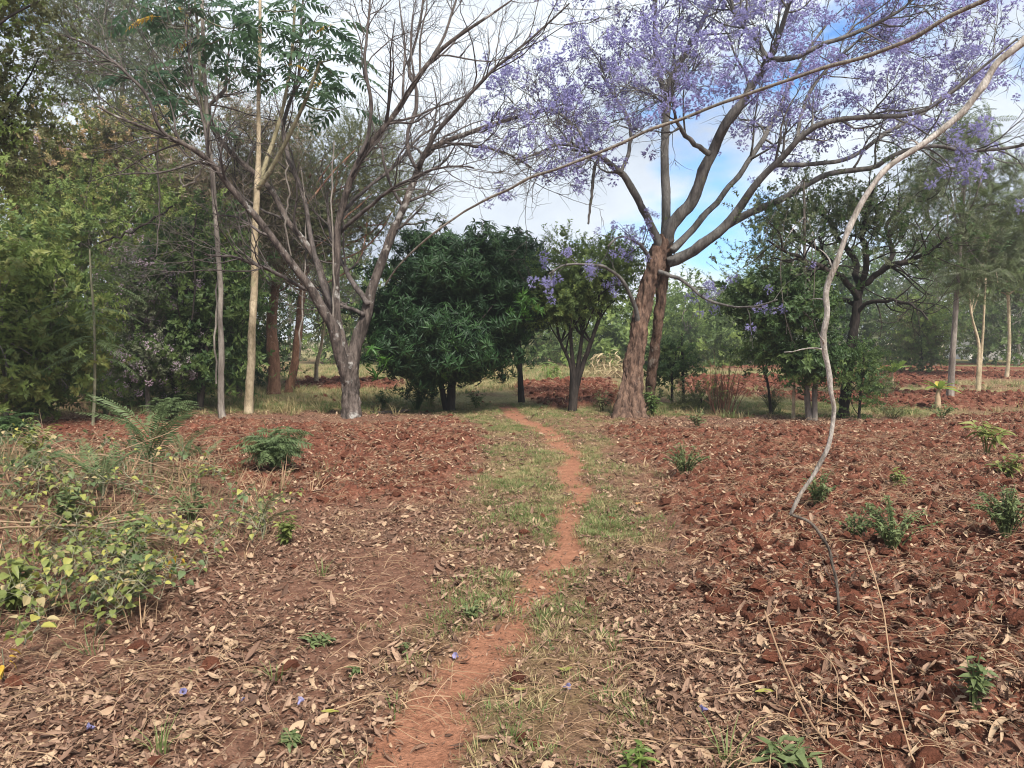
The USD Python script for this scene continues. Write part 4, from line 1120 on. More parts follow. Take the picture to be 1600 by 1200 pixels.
# ------------------------------------------------------------------ small plants, each on its own
def weed(name, label, u, v, w, h, n, kind, mat, seed, group=None, leaf_part='leaf', cat='plant', Y=None):
    """A low plant of several leafy stems; every stem with its leaves is a part."""
    b = gp(u, v) if Y is None else at(u, v, Y)
    r = np.random.default_rng(seed)
    s = b[1] / F
    t = Thing(name, label, cat, b - [0, 0, .01], group)
    for k in range(n):
        az, q = r.uniform(0, 6.283), math.sqrt(r.random())
        tip = b + [math.cos(az) * q * w * s, math.sin(az) * q * w * s, h * s * (1 - .45 * q * q) * r.uniform(.75, 1.1)]
        c = curve(np.c_[np.stack([b + [math.cos(az) * q * .03, math.sin(az) * q * .03, -.02], b * .5 + tip * .5 + [0, 0, .12 * h * s], tip]), [.006, .004, .002]], 6)
        out = [tubes(c[:, :3], c[:, 3], 4)]
        d = tip - c[3, :3]
        d /= np.linalg.norm(d)
        L = np.linalg.norm(tip - b)
        for j in range(kind[1]):
            f = r.uniform(.3, 1)
            p = np.array([np.interp(f, np.linspace(0, 1, 6), c[:, a]) for a in range(3)])
            a2 = j * 2.4 + r.uniform(-.3, .3)
            dd = np.array([math.cos(a2), math.sin(a2), r.uniform(-.1, .7)])
            ll = kind[2] * r.uniform(.65, 1.15)
            lf = pinnate(r, ll, 7, ll * .3, ll * .1, .4, .1, 65) if kind[0] == 'fern' else leaf(ll, ll * kind[3], .3, r.uniform(.2, .8))
            out.append(turned(lf, dd, p, r, (0, 0, 1)))
        t.part('leafy_stem', join(out), M[mat], smooth=False)
    return t


WD = [
    ('bank_weed', 'tall upright dark green weed standing at the front of the left bank', 215, 930, 22, 120, 7, ('leaf', 18, .07, .5), 'weed'),
    ('bank_weed', 'leafy weed leaning over the right end of the left bank', 445, 850, 24, 62, 8, ('leaf', 16, .06, .5), 'vine_leaf'),
    ('bank_weed', 'ragged green weed in the middle of the left bank', 110, 870, 50, 90, 12, ('leaf', 16, .07, .45), 'weed'),
    ('bank_weed', 'pale green weed behind the low fern of the heap', 60, 800, 44, 80, 12, ('leaf', 16, .07, .4), 'vine_leaf'),
    ('bank_weed', 'light weed in front of the tall fern on the heap', 300, 830, 34, 60, 10, ('leaf', 16, .06, .45), 'weed'),
    ('bank_weed', 'yellowing weed at the left edge above the lowest creeper', 15, 965, 34, 90, 9, ('leaf', 14, .085, .5), 'vine_leaf'),
    ('leafy_weed', 'bushy ferny green weed in the left ploughed plot', 428, 752, 40, 58, 26, ('fern', 6, .26, 0), 'fern'),
    ('leafy_weed', 'round light green weed at the edge of the right ploughed field nearest the path', 1070, 756, 30, 42, 22, ('leaf', 26, .04, .42), 'weed'),
    ('leafy_weed', 'green weed behind the foot of the hanging pale vine', 1277, 818, 26, 50, 16, ('leaf', 26, .042, .42), 'weed'),
    ('leafy_weed', 'wide straggly green weed in the right field beside the dark vine end', 1395, 885, 52, 70, 22, ('leaf', 26, .04, .42), 'weed'),
    ('leafy_weed', 'small weed in the right field touching the left of the straggly one', 1335, 872, 26, 36, 10, ('leaf', 22, .036, .42), 'weed'),
    ('leafy_weed', 'dense green weed at the right edge of the photo', 1572, 880, 42, 60, 26, ('leaf', 26, .042, .42), 'weed'),
    ('leafy_weed', 'little yellow-green weed in the right field above the straggly one', 1402, 790, 14, 26, 7, ('leaf', 8, .07, .4), 'vine_leaf'),
    ('cassava_plant', 'pale yellow-green cassava plant with drooping leaves in the right field', 1540, 735, 32, 62, 9, ('leaf', 9, .16, .3), 'vine_leaf'),
    ('cassava_plant', 'smaller yellow-green cassava plant just below the taller one', 1575, 770, 26, 42, 8, ('leaf', 8, .14, .3), 'vine_leaf'),
    ('leafy_weed', 'upright green sprig near the bottom right corner', 1520, 1145, 30, 85, 7, ('leaf', 12, .05, .5), 'weed'),
    ('leafy_weed', 'star-shaped green plant at the bottom edge right of centre', 1235, 1205, 48, 50, 9, ('leaf', 5, .075, .38), 'weed'),
    ('leafy_weed', 'light green seedling at the bottom edge near the centre', 990, 1205, 30, 50, 6, ('leaf', 6, .06, .32), 'broad_light'),
    ('leafy_weed', 'flat green rosette in the dry leaves left of the path', 498, 1003, 34, 16, 9, ('leaf', 6, .05, .5), 'weed'),
    ('leafy_weed', 'tiny blue-green rosette in the leaves just left of the path bend', 633, 1018, 13, 14, 6, ('leaf', 5, .04, .5), 'weed'),
    ('leafy_weed', 'tiny green plant beside the path on the left, below the grass', 735, 965, 22, 22, 8, ('leaf', 6, .04, .45), 'weed'),
    ('leafy_weed', 'grey-green tiny rosette left of the lower path', 555, 1050, 12, 12, 5, ('leaf', 5, .04, .5), 'weed'),
    ('leafy_weed', 'small weed at the bottom left between dry leaves', 450, 1160, 26, 22, 6, ('leaf', 6, .05, .4), 'weed'),
    ('leafy_weed', 'low green weed by the shade line right of the far path', 1090, 667, 14, 20, 8, ('leaf', 8, .09, .4), 'weed'),
    ('leafy_weed', 'green weed in the dry grass below the young banana plant', 1472, 660, 22, 20, 10, ('leaf', 8, .1, .35), 'weed'),
    ('ferny_weed', 'bright ferny clump at the far edge of the left plot, before the dense tree', 268, 665, 32, 42, 18, ('fern', 5, .34, 0), 'fern'),
    ('ferny_weed', 'green bush at the foot of the thin ferny sapling', 165, 652, 28, 50, 18, ('leaf', 14, .12, .42), 'weed'),
    ('ferny_weed', 'dark green fern clump at the left edge before the thicket', 20, 695, 32, 46, 18, ('fern', 5, .3, 0), 'broad_dark'),
    ('ferny_weed', 'dim green bush behind the left edge fern clump', 40, 665, 60, 60, 20, ('fern', 5, .4, 0), 'feather'),
    ('small_bush', 'small green bush at the foot of the leafless tree, right side', 600, 640, 18, 34, 14, ('leaf', 12, .1, .4), 'broad'),
    ('small_bush', 'rounded dark bush under the left of the mango crown', 652, 645, 36, 66, 30, ('leaf', 14, .12, .35), 'broad_dark'),
    ('small_bush', 'dull yellowish bush between the dark bush and the mango trunk', 672, 640, 18, 50, 14, ('leaf', 12, .1, .3), 'vine_leaf'),
    ('small_bush', 'low bush right of the mango trunk', 745, 640, 16, 36, 12, ('leaf', 10, .1, .35), 'broad'),
    ('creeper_clump', 'green creeper climbing at the right foot of the jacaranda trunk', 1018, 652, 14, 50, 16, ('leaf', 14, .1, .6), 'broad'),
    ('reed_clump', 'clump of upright dull green stems left of the twin grey trunks', 1205, 645, 28, 50, 34, ('leaf', 6, .16, .16), 'olive'),
    ('weed_patch_plant', 'pale green weeds beside the creeper, right of the spreading tree', 1395, 652, 44, 30, 22, ('leaf', 8, .1, .25), 'olive'),
    ('small_bush', 'grey-green bush in front of the brown stump, between the dark stems and jacaranda', 940, 645, 20, 40, 14, ('leaf', 10, .1, .3), 'olive'),
]
for k, (nm, lab, u, v, w, h, n, kd, mt) in enumerate(WD):
    g_ = 1.3 if nm == 'leafy_weed' and v < 900 else 1.0
    weed(nm, lab, u, v, w * g_, h * g_, int(n * g_), kd, mt, 200 + k)

for lab, u, v, cr_, kind_, mats_, st_, sd in (
    ('dark green leafy bush on thin stems right behind the jacaranda trunk', 1052, 632, [(1055, 560, 32, 34), (1040, 585, 20, 18)], 'broad', ['broad_dark', 'broad_dark', 'broad'], [[(1052, 633, 3), (1050, 600, 2.5), (1056, 560, 2)], [(1068, 633, 3.5), (1067, 580, 3), (1065, 520, 2)]], 130),
    ('green creeper bush wrapped round the foot of the spreading tree', 1342, 655, [(1343, 615, 22, 40), (1350, 560, 14, 26)], 'small', ['broad', 'broad_dark', 'broad'], [[(1342, 656, 3), (1344, 620, 2.5), (1350, 560, 2)]], 131),
    ('bush of drooping leaves on a low bent branch left of the twin grey trunks', 1195, 648, [(1185, 545, 34, 26)], 'broad', ['broad', 'broad_dark', 'broad'], [[(1205, 649, 3), (1200, 600, 2.5), (1188, 560, 2)]], 132),
    ('low pale grassy bush between the twiggy shrub and the jacaranda', 1095, 640, [(1095, 622, 24, 18)], 'small', ['olive', 'vine_leaf', 'olive'], [[(1095, 641, 2), (1096, 630, 1.6), (1095, 620, 1)]], 133),
    ('small olive bush in the field left of the farther banana plant', 1375, 625, [(1372, 608, 16, 16)], 'small', ['olive', 'olive_grey', 'olive'], [[(1375, 626, 2), (1374, 615, 1.6), (1372, 605, 1)]], 134),
):
    b = at(u, v)
    plant('field_bush', lab, 'bush', b, [ell(a_, c_, b[1], ru, rv) for a_, c_, ru, rv in cr_], [stem(q_, b[1], b + [(q_[0][0] - u) * b[1] / F, 0, 0]) for q_ in st_],
          kind_, mats_, (16, 12), .16, 'dark_bark', sd, (.5, .85), 2, -.95, .2, .3, None, .2, None, 'foliage')

# twiggy shrub with reddish bare stems
b = gp(1130, 648)
r_ = np.random.default_rng(50)
t = Thing('twiggy_shrub', 'half-bare shrub of reddish upright stems at the far field edge right of the jacaranda', 'shrub', b)
az = r_.uniform(0, 6.283, 34)
sp = r_.uniform(0, .45, 34)
P, R = grow(b + np.stack([np.cos(az) * sp * .5, np.sin(az) * sp * .5, np.full(34, -.03)], -1), np.stack([np.cos(az) * sp, np.sin(az) * sp, np.ones(34)], -1), r_.uniform(.5, 1.25, 34), r_.uniform(.008, .016, 34), 7, .07, .03, r_)
for k in range(34):
    t.part('stem', tubes(P[k], R[k], 5), M['red_bark'])
P1, R1 = sprout(P, R, 6, (.15, .4), (20, 50), 4, .1, .05, r_, .3, 1, .5, .003)
t.part('twigs', tubes(P1, R1, 3), M['red_bark'], kind='stuff')
tip = P1[r_.random(len(P1)) < .3, -1]
t.scatter('foliage', [(m, M['broad_light']) for m in sprays('small')], tip, r_.normal(size=tip.shape) + [0, 0, 1], r_.uniform(.3, .5, len(tip)), r_)

# banana plants
def banana(label, u, v, h, wl, seed, yellow):
    b = gp(u, v)
    s = b[1] / F
    r = np.random.default_rng(seed)
    t = Thing('banana_plant', label, 'banana plant', b - [0, 0, .02])
    P = curve(np.c_[np.stack([b - [0, 0, .03], b + [0, 0, h * s * .55], b + [.01, 0, h * s]]), [.06, .05, .035]], 10)
    t.part('stem', bark_tube(P[:, :3], P[:, 3], r, 10, .1, .3, 16), M['husk'])
    top = P[-1, :3]
    for k in range(8):
        az = k * 2.4 + .4
        L = wl * s * r.uniform(.75, 1.1)
        st_ = np.linspace(0, 1, 9)
        lf = leaf(L, L * .3, .35, r.uniform(.3, .9), tuple(st_), tuple(np.r_[0, np.sin(np.pi * (st_[1:-1] * .92 + .06)) ** .5 * .9, 0]))
        m = turned(lf, np.array([math.cos(az) * .8, math.sin(az) * .8, r.uniform(.5, 1.2)]), top + [0, 0, -.04], r, (0, 0, 1))
        t.part('leaf', m, M['banana_yellow' if k in yellow else 'banana'], smooth=False)
    return t


banana('small pale banana plant standing in the red field, the farther one', 1393, 606, 22, 34, 51, (1,))
banana('young banana plant with yellowing leaves on a dry stump, left of the straight grey trunk', 1465, 640, 30, 34, 52, (0, 3))

# dry maize stooks beyond the path
def stook(label, u, v, h, w, n, seed, mat):
    b = gp(u, v)
    s = b[1] / F
    r = np.random.default_rng(seed)
    t = Thing('maize_stook', label, 'dry maize', b)
    az = r.uniform(0, 6.283, n)
    q = np.sqrt(r.random(n)) * w * s
    p0 = b + np.stack([np.cos(az) * q, np.sin(az) * q * .6, np.full(n, -.02)], -1)
    P, R = grow(p0, np.stack([-np.cos(az) * .15, -np.sin(az) * .15, np.ones(n)], -1) + r.normal(size=(n, 3)) * .1, h * s * r.uniform(.6, 1.1, n), np.full(n, .012), 6, .05, 0, r)
    for k in range(n):
        out = [tubes(P[k], R[k], 4)]
        for j in range(4):
            i = r.integers(1, 6)
            out.append(turned(leaf(r.uniform(.3, .55), .05, .3, 1.0), np.array([*r.normal(size=2), .6]), P[k, i], r, (0, 0, 1)))
        t.part('stalk', join(out), M[mat], smooth=False)


stook('stook of dry pale maize stalks behind the dark many-stemmed tree', 935, 585, 34, 24, 26, 53, 'corn_dry')
stook('sunlit clump of tall dry grass stalks in the gap right of the mango', 778, 600, 28, 12, 24, 54, 'grass_dry')
stook('green and straw maize clump in the gap left of the dark many-stemmed tree', 862, 592, 24, 14, 16, 55, 'banana')
stook('straw-coloured maize clump just right of the dark many-stemmed tree', 962, 590, 36, 14, 16, 56, 'corn_dry')

# ------------------------------------------------------------------ the two lianas near the camera
LW = .6
r_ = np.random.default_rng(70)
foot = gp(1318, 1010)
YV = foot[1]
t = Thing('hanging_liana', 'pale bent liana hanging from above into the right field, its dark end in the soil', 'vine', foot)
rows = [(1318, 1012, 4.2), (1311, 960, 4.6), (1305, 900, 5), (1290, 850, 5.4), (1262, 815, 5.6), (1240, 803, 5.4)]
rows2 = [(1238, 800, 4.6), (1250, 778, 5), (1276, 738, 5.2), (1296, 690, 5.2), (1303, 645, 5.6), (1297, 600, 6.2), (1289, 550, 7), (1289, 500, 7.6), (1299, 440, 7.4), (1322, 375, 7), (1345, 320, 7.4), (1375, 275, 7.4), (1425, 235, 7.6), (1470, 205, 7.8), (1500, 175, 8), (1540, 125, 8.4), (1585, 80, 9), (1640, 20, 9.5), (1720, -80, 10)]


def vine_tube(rows, Y0, Y1, K, sides, mat, name, knob):
    P, R = limb(rows, Y0, Y1, K, r_, .0, .003)
    L = np.linspace(0, 1, K) * K * .3
    k = 1 + .22 * (noise(np.stack([L, L * 0, L * 0], -1), 8) - .5) + knob * np.maximum(0, noise(np.stack([L * .8, L * 0 + 3, L * 0], -1), 9) - .72)
    P = P + (np.stack([noise(np.stack([L * .5, L * 0 + s, L * 0], -1), 11) for s in range(3)], -1) - .5) * .03
    t.part(name, tubes(P, R * k, sides, True), M[mat])
    for i_ in r_.integers(8, K - 8, 7):
        d_ = r_.normal(size=3) + (P[i_] - P[i_ - 1]) / np.linalg.norm(P[i_] - P[i_ - 1])
        a_, b_ = grow(P[i_][None], d_[None], np.array([r_.uniform(.04, .22)]), np.array([R[i_] * .4]), 6, .16, -.03, r_)
        t.part('side_twig', tubes(a_, b_, 5, True), M[mat])


LW = .42
vine_tube(rows, YV, YV + .05, 60, 10, 'vine_dark', 'dead_end', 1.2)
LW = .6
vine_tube(rows2, YV + .05, YV - .2, 160, 12, 'vine', 'stem', .6)
t = Thing('slanting_branch', 'long straight brown branch slanting across the sky from the top right', 'branch', px(1545, 0, 4.2))
LW = .42
vine_tube([(604, 442, 3.0), (640, 400, 3.0), (700, 350, 3.8), (760, 310, 4.4), (830, 280, 4.8), (930, 240, 5.2), (1040, 195, 5.6), (1140, 158, 6), (1240, 122, 6.4), (1340, 92, 7), (1440, 50, 7.6), (1545, 0, 8.4), (1640, -55, 9), (1760, -130, 10)], 6.4, 3.9, 150, 10, 'vine_brown', 'stem', .5)

LW = 1.0
# ------------------------------------------------------------------ brushwood bank with creepers, left foreground
r_ = np.random.default_rng(80)
for k in range(64):
    u, v = r_.uniform(-40, 330), r_.uniform(700, 900)
    if v > 830 and u > 200:
        u -= 150
    b = gp(u, v)
    L = r_.uniform(.5, 1.7)
    az = r_.normal(0.05, .6) + (math.pi if r_.random() < .5 else 0)
    P, R = grow(b[None] + [0, 0, r_.uniform(.02, .16)], np.array([[math.cos(az), math.sin(az) * .8, r_.uniform(-.02, .25)]]), np.array([L]), np.array([r_.uniform(.004, .012)]), 9, .10, -.03, r_)
    P[0, :, 2] = np.maximum(P[0, :, 2], height(P[0, :, 0], P[0, :, 1]) + .005)
    t = Thing('dry_stick', 'dry brown stick lying in the brushwood heap at the left', 'stick', P[0, 0], 'dry sticks of the brushwood heap')
    t.part('stem', tubes(P[0], R[0], 6, True), M['stick'])
    if k % 2 == 0:
        P1, R1 = sprout(P, R, 4, (.12, .45), (20, 60), 5, .1, 0, r_, .2, .9, .6, .002)
        t.part('twigs', tubes(P1, R1, 4), M['stick'], kind='stuff')

# fern fronds standing out of the heap
for k, (lab, u, v, top, n, sc) in enumerate([('tall fern with arching bright fronds rising from the brushwood heap', 235, 778, 130, 8, .85), ('low green fern at the foot of the brushwood heap', 160, 830, 60, 7, .55), ('fern tuft on the right flank of the brushwood heap, behind the tall fern', 285, 745, 60, 6, .5), ('shaggy fern by the tall grass in the middle of the left bank', 410, 838, 60, 6, .4)]):
    b = gp(u, v)
    t = Thing('fern', lab, 'fern', b)
    hh = top * b[1] / F
    for j in range(n):
        az = j * 2.4 + k
        f = FR[j % 3]
        el_ = r_.uniform(1.0, 3.2)
        m = turned(f, np.array([math.cos(az), math.sin(az), el_]), np.zeros(3), r_, (0, 0, 1))
        t.part('frond', (m[0] * sc * r_.uniform(.7, 1.1) + b + [0, 0, hh * r_.uniform(.0, .5)], m[1]), M['fern'], smooth=False)
    P = curve(np.c_[np.stack([b - [0, 0, .03], b + [.02, 0, hh * .3], b + [0, .02, hh * .55]]), [.012, .01, .006]], 6)
    t.part('stem', tubes(P[:, :3], P[:, 3], 6), M['green_stem'])

for k in range(9):
    b = gp(r_.uniform(0, 330), r_.uniform(690, 830))
    t = Thing('fern', 'small shaggy fern shoot among the dry stems of the left bank', 'fern', b, 'small ferns of the left bank')
    sc_ = r_.uniform(.25, .5)
    for j in range(6):
        az = j * 2.4 + k
        m = turned(FR[j % 3], np.array([math.cos(az), math.sin(az), r_.uniform(.6, 2.6)]), np.zeros(3), r_, (0, 0, 1))
        t.part('frond', (m[0] * sc_ * r_.uniform(.7, 1.1) + b, m[1]), M['fern'], smooth=False)
# creepers with separate leaves
HEART = dict(st=(0, .12, .4, .72, 1), prof=(0, .75, 1, .62, 0))


def creeper(label, path, nl, size, mat, seed, yel=.12, group=None, lift=.28):
    r = np.random.default_rng(seed)
    P3 = np.array([gp(u, v) for u, v in path])
    P3[:, 2] += np.r_[.0, r.uniform(.3, 1, len(P3) - 1) * lift]
    c = curve(np.c_[P3, np.full(len(P3), .0035)], 26, r, 2.5)
    t = Thing('creeper', label, 'creeper', P3[0], group)
    stalks = [tubes(c[:, :3], c[:, 3], 5)]
    for k in range(nl):
        i = r.integers(1, 26)
        p = c[i, :3]
        az = r.uniform(0, 6.283)
        off = np.array([math.cos(az), math.sin(az), r.uniform(.3, 1.2)]) * r.uniform(.03, .10)
        s = size * r.uniform(.6, 1.2)
        lf = leaf(s, s * .85, .25, r.uniform(.1, .8), **HEART)
        m = turned(lf, np.array([math.cos(az), math.sin(az), r.uniform(-.5, .35)]), p + off, r, (0, 0, 1))
        pet = tubes(np.stack([p, p + off * .6, p + off]), np.full(3, .0016), 3)
        t.part('leaf', m, M['vine_leaf_yellow'] if r.random() < yel else (M['grass_dry'] if r.random() < .12 else M[mat]), smooth=False)
        stalks.append(pet)
    t.part('stem', join(stalks), M['green_stem'])


CR = [
    ('yellow-green creeper in the bottom left of the bank by the photo edge', [(-30, 1000), (20, 985), (60, 1030), (40, 1060)], 26, .085, 'vine_leaf', .25),
    ('creeper with large dark green leaves in front of the heap', [(150, 930), (190, 900), (230, 920), (250, 950)], 24, .085, 'broad', .05),
    ('pale creeper trailing across the middle of the left bank', [(30, 905), (90, 900), (140, 925), (170, 900)], 34, .07, 'vine_leaf', .15),
    ('leafy creeper at the left edge halfway down the bank', [(-30, 950), (20, 930), (70, 945), (100, 930)], 34, .075, 'vine_leaf', .2),
    ('light green creeper running towards the yellow leaves right of the bank', [(310, 905), (350, 885), (390, 870), (410, 880)], 26, .06, 'vine_leaf', .12),
    ('creeper with upright light leaves on the right end of the bank', [(395, 855), (430, 830), (455, 820), (470, 815)], 18, .06, 'vine_leaf', .08),
    ('grey-green leafy creeper in the middle of the heap', [(180, 880), (215, 855), (250, 850), (270, 870)], 26, .08, 'weed', .12),
    ('small creeper over the sticks at the upper left of the heap', [(0, 800), (50, 790), (90, 800), (130, 790)], 26, .07, 'weed', .1),
    ('creeper at the upper left edge among the dry sticks', [(-20, 850), (40, 840), (80, 850), (120, 860)], 26, .07, 'vine_leaf', .15),
    ('leafy creeper low at the left, between the pale creeper and the bare leaves', [(60, 965), (110, 960), (150, 970), (190, 955)], 26, .06, 'weed', .1),
    ('creeper over the top of the heap right of the tall fern', [(290, 800), (320, 790), (340, 800), (360, 815)], 18, .06, 'weed', .2),
]
for k, (lab, pa, nl, s, mt, ye) in enumerate(CR):
    creeper(lab, pa, int(nl * 1.9), s * .7, mt, 300 + k, ye)
for k in range(38):
    u0, v0 = r_.uniform(-20, 330), r_.uniform(775, 985)
    if v0 > 880 and u0 > 210:
        u0 -= 140
    pa = [(u0 + j * r_.uniform(18, 42), v0 + r_.uniform(-16, 16)) for j in range(4)]
    creeper('short leafy creeper trailing over dry sticks of the left bank', pa, 34, r_.uniform(.035, .055), ['vine_leaf', 'weed', 'vine_leaf', 'fern'][k % 4], 400 + k, .16, 'short creepers trailing over the left bank', .34)
for k, (lab, u, v) in enumerate([('bright yellow leaf cluster at the right of the creepers', 276, 905), ('yellow leaves low at the left photo edge', 5, 1065)]):
    b = gp(u, v)
    t = Thing('yellow_leaves', lab, 'leaf cluster', b)
    for j in range(9):
        az = j * 2.1 + k
        t.part('leaf', turned(leaf(.05, .024, .3, .8, **HEART), np.array([math.cos(az), math.sin(az), r_.uniform(-.6, .6)]), b + [.03 * math.cos(az), .03 * math.sin(az), r_.uniform(.06, .16)], r_, (0, 0, 1)), M['yellow'], smooth=False)
    t.part('stem', tubes(np.stack([b - [0, 0, .02], b + [.005, 0, .08], b + [0, 0, .15]]), np.full(3, .003), 4), M['green_stem'])

# ------------------------------------------------------------------ litter, straw, clods and grass on the ground
r_ = np.random.default_rng(90)


def ground_points(n, x0, x1, y0, y1, power=1.0):
    """Points in the view's wedge, thicker towards the camera."""
    y = y0 + (y1 - y0) * r_.random(n) ** power
    x = r_.uniform(-1, 1, n) * (y * .72 + .5)
    ok = (x > x0) & (x < x1)
    return x[ok], y[ok]


def up_dirs(n, tilt):
    d = r_.normal(size=(n, 3)) * tilt
    d[:, 2] = 1
    return d


CURLS = [curl_leaf(np.random.default_rng(s), [.08, .07, .11, .055, .09, .075, .05, .13][s], [.034, .04, .028, .042, .022, .036, .03, .04][s], [.7, 1.4, 2.1, 1.0, 1.7, .6, 2.4, 1.2][s], 1.3) for s in range(8)]
GROUP_N = 300
x, y = ground_points(165000, -12, 14, 2.3, 16.5, 1.15)
p, g, b = zones(x, y)
bare = np.zeros_like(x)
for (u_, v_), r__ in (((470, 922), .22), ((545, 1010), .28), ((380, 1165), .2), ((520, 1040), .15), ((150, 960), .3), ((640, 880), .2)):
    c_ = flat(u_, v_)
    bare = np.maximum(bare, np.exp(-((x - c_[0]) ** 2 + ((y - c_[1]) / 1.3) ** 2) / r__ ** 2))
fl = np.where(b > .3, np.interp(y, [3, 9], [.55, .3]), 0)
dens = (1 - bare) * np.clip((1 - p * np.interp(y, [3.6, 4.2, 4.9, 5.6], [.9, .72, .72, .95])) * (1 - .7 * g) * (1 - np.interp(y, [4, 8], [.0, .42]) * b) * np.maximum(fl, np.interp(noise(np.stack([x, y, 0 * x], -1) * 1.3, 55) * .6 + noise(np.stack([x, y, 0 * x], -1) * 3.7, 56) * .4, [.32, .44, .58], [.12, .6, 1.0])), 0, 1)
keep = r_.random(len(x)) < dens
x, y = x[keep], y[keep]
z = height(x, y)
pos = np.stack([x, y, z + r_.uniform(.002, .02, len(x)) + b[keep] * r_.uniform(0, .035, len(x))], -1)
sc = np.exp(r_.normal(-.85, .42, len(x))).clip(.2, 1.15)
order = np.argsort(y / sc)
first, rest = order[:GROUP_N], order[GROUP_N:]
dl = up_dirs(len(x), .55)
t = Thing('leaf_litter', 'carpet of dry brown leaves covering the soil around the path', 'dry leaves', (0, 0, 0), None, 'stuff')
t.scatter('dry_leaves', [(m, M['litter_pale' if k == 5 else 'litter']) for k, m in enumerate(CURLS)], pos[rest], dl[rest], sc[rest], r_)
for k, m in enumerate(CURLS):
    stage.CreateClassPrim(f'/leaf_source_{k}')
    usdkit.mesh(stage, f'/leaf_source_{k}/blade', m, M['litter_pale' if k == 5 else 'litter'], smooth=True)
q_ = Rotation.from_matrix(frames(dl[first], r_)).as_quat()
for n_, (pp, qq, ss) in enumerate(zip(pos[first], q_, sc[first])):
    k = n_ % 8
    xf = UsdGeom.Xform.Define(stage, fresh('/World', 'fallen_leaf'))
    xf.AddTranslateOp().Set(tuple(map(float, pp)))
    xf.AddOrientOp().Set(Gf.Quatf(float(qq[3]), float(qq[0]), float(qq[1]), float(qq[2])))
    xf.AddScaleOp().Set((float(ss),) * 3)
    xf.GetPrim().GetReferences().AddInternalReference(f'/leaf_source_{k}')
    xf.GetPrim().SetInstanceable(True)
    keys(xf.GetPrim(), label='curled dry brown leaf lying in the litter of the near foreground', category='fallen leaf', group='dry fallen leaves in the near foreground')

# straw and fibres
STRAW = [straw(np.random.default_rng(s), 7, .15, .0011, .15) for s in range(4)]
x, y = ground_points(7000, -12, 16, 2.4, 17, 1.2)
p, g, b = zones(x, y)
keep = r_.random(len(x)) < np.clip((1 - p * .9) * (.22 + .78 * b) * np.interp(noise(np.stack([x, y, 0 * x], -1) * 1.1, 57), [.3, .65], [.3, 1]), 0, 1)
x, y = x[keep], y[keep]
pos = np.stack([x, y, height(x, y) + .012], -1)
t = Thing('dry_straw', 'dry straw and stalk pieces strewn over the ploughed soil', 'straw', (0, 0, 0), None, 'stuff')
t.scatter('straw', [(m, M['straw']) for m in STRAW], pos, up_dirs(len(x), .18), r_.uniform(.6, 1.5, len(x)), r_)
# husk strips: pale, larger dry leaves on the ploughed soil
x, y = ground_points(26000, -12, 24, 2.5, 42, 1.3)
p, g, b = zones(x, y)
keep = r_.random(len(x)) < b * np.interp(noise(np.stack([x, y, 0 * x], -1) * .7, 58), [.3, .65], [.25, 1])
x, y = x[keep], y[keep]
pos = np.stack([x, y, height(x, y) + .02], -1)
HUSK = [curl_leaf(np.random.default_rng(20 + s), .13, .017, 1.4, 1.6) for s in range(4)]
t = Thing('husk_strips', 'pale dry husk strips scattered over the ploughed plots', 'dry husks', (0, 0, 0), None, 'stuff')
t.scatter('husks', [(m, M['straw' if k < 3 else 'litter_pale']) for k, m in enumerate(HUSK)], pos, up_dirs(len(x), .4), r_.uniform(.5, 1.25, len(x)) * np.interp(y, [10, 25], [1, 1.8]), r_)

# clods
CL = [clod(np.random.default_rng(s), 1) for s in range(5)]
x, y = ground_points(52000, -13, 26, 2.5, 42, 1.35)
p, g, b = zones(x, y)
keep = r_.random(len(x)) < (b * .85 + .012) * (1 - p)
x, y = x[keep], y[keep]
sc = np.exp(r_.normal(-4.0, .65, len(x))).clip(.006, .045) * np.interp(y, [14, 26], [1, 2.2])
pos = np.stack([x, y, height(x, y) + sc * .2], -1)
order = np.argsort(y / sc)
first, rest = order[:220], order[220:]
t = Thing('soil_clods', 'broken red soil clods covering the ploughed plots', 'soil clods', (0, 0, 0), None, 'stuff')
t.scatter('clods', [(m, M['soil_clod']) for m in CL], pos[rest], up_dirs(len(rest), .4), sc[rest], r_)
CLF = [clod(np.random.default_rng(s + 10), 3) for s in range(6)]
for k, m in enumerate(CLF):
    stage.CreateClassPrim(f'/clod_source_{k}')
    usdkit.mesh(stage, f'/clod_source_{k}/lump', m, M['soil_clod'], smooth=True)
for n_, i in enumerate(first):
    xf = UsdGeom.Xform.Define(stage, fresh('/World', 'soil_clod'))
    xf.AddTranslateOp().Set(tuple(map(float, pos[i])))
    xf.AddRotateZOp().Set(float(r_.uniform(0, 360)))
    xf.AddScaleOp().Set((float(sc[i]),) * 3)
    xf.GetPrim().GetReferences().AddInternalReference(f'/clod_source_{n_ % 6}')
    xf.GetPrim().SetInstanceable(True)
    keys(xf.GetPrim(), label='lump of red soil lying in the near right ploughed field', category='soil clod', group='red soil clods of the ploughed field')

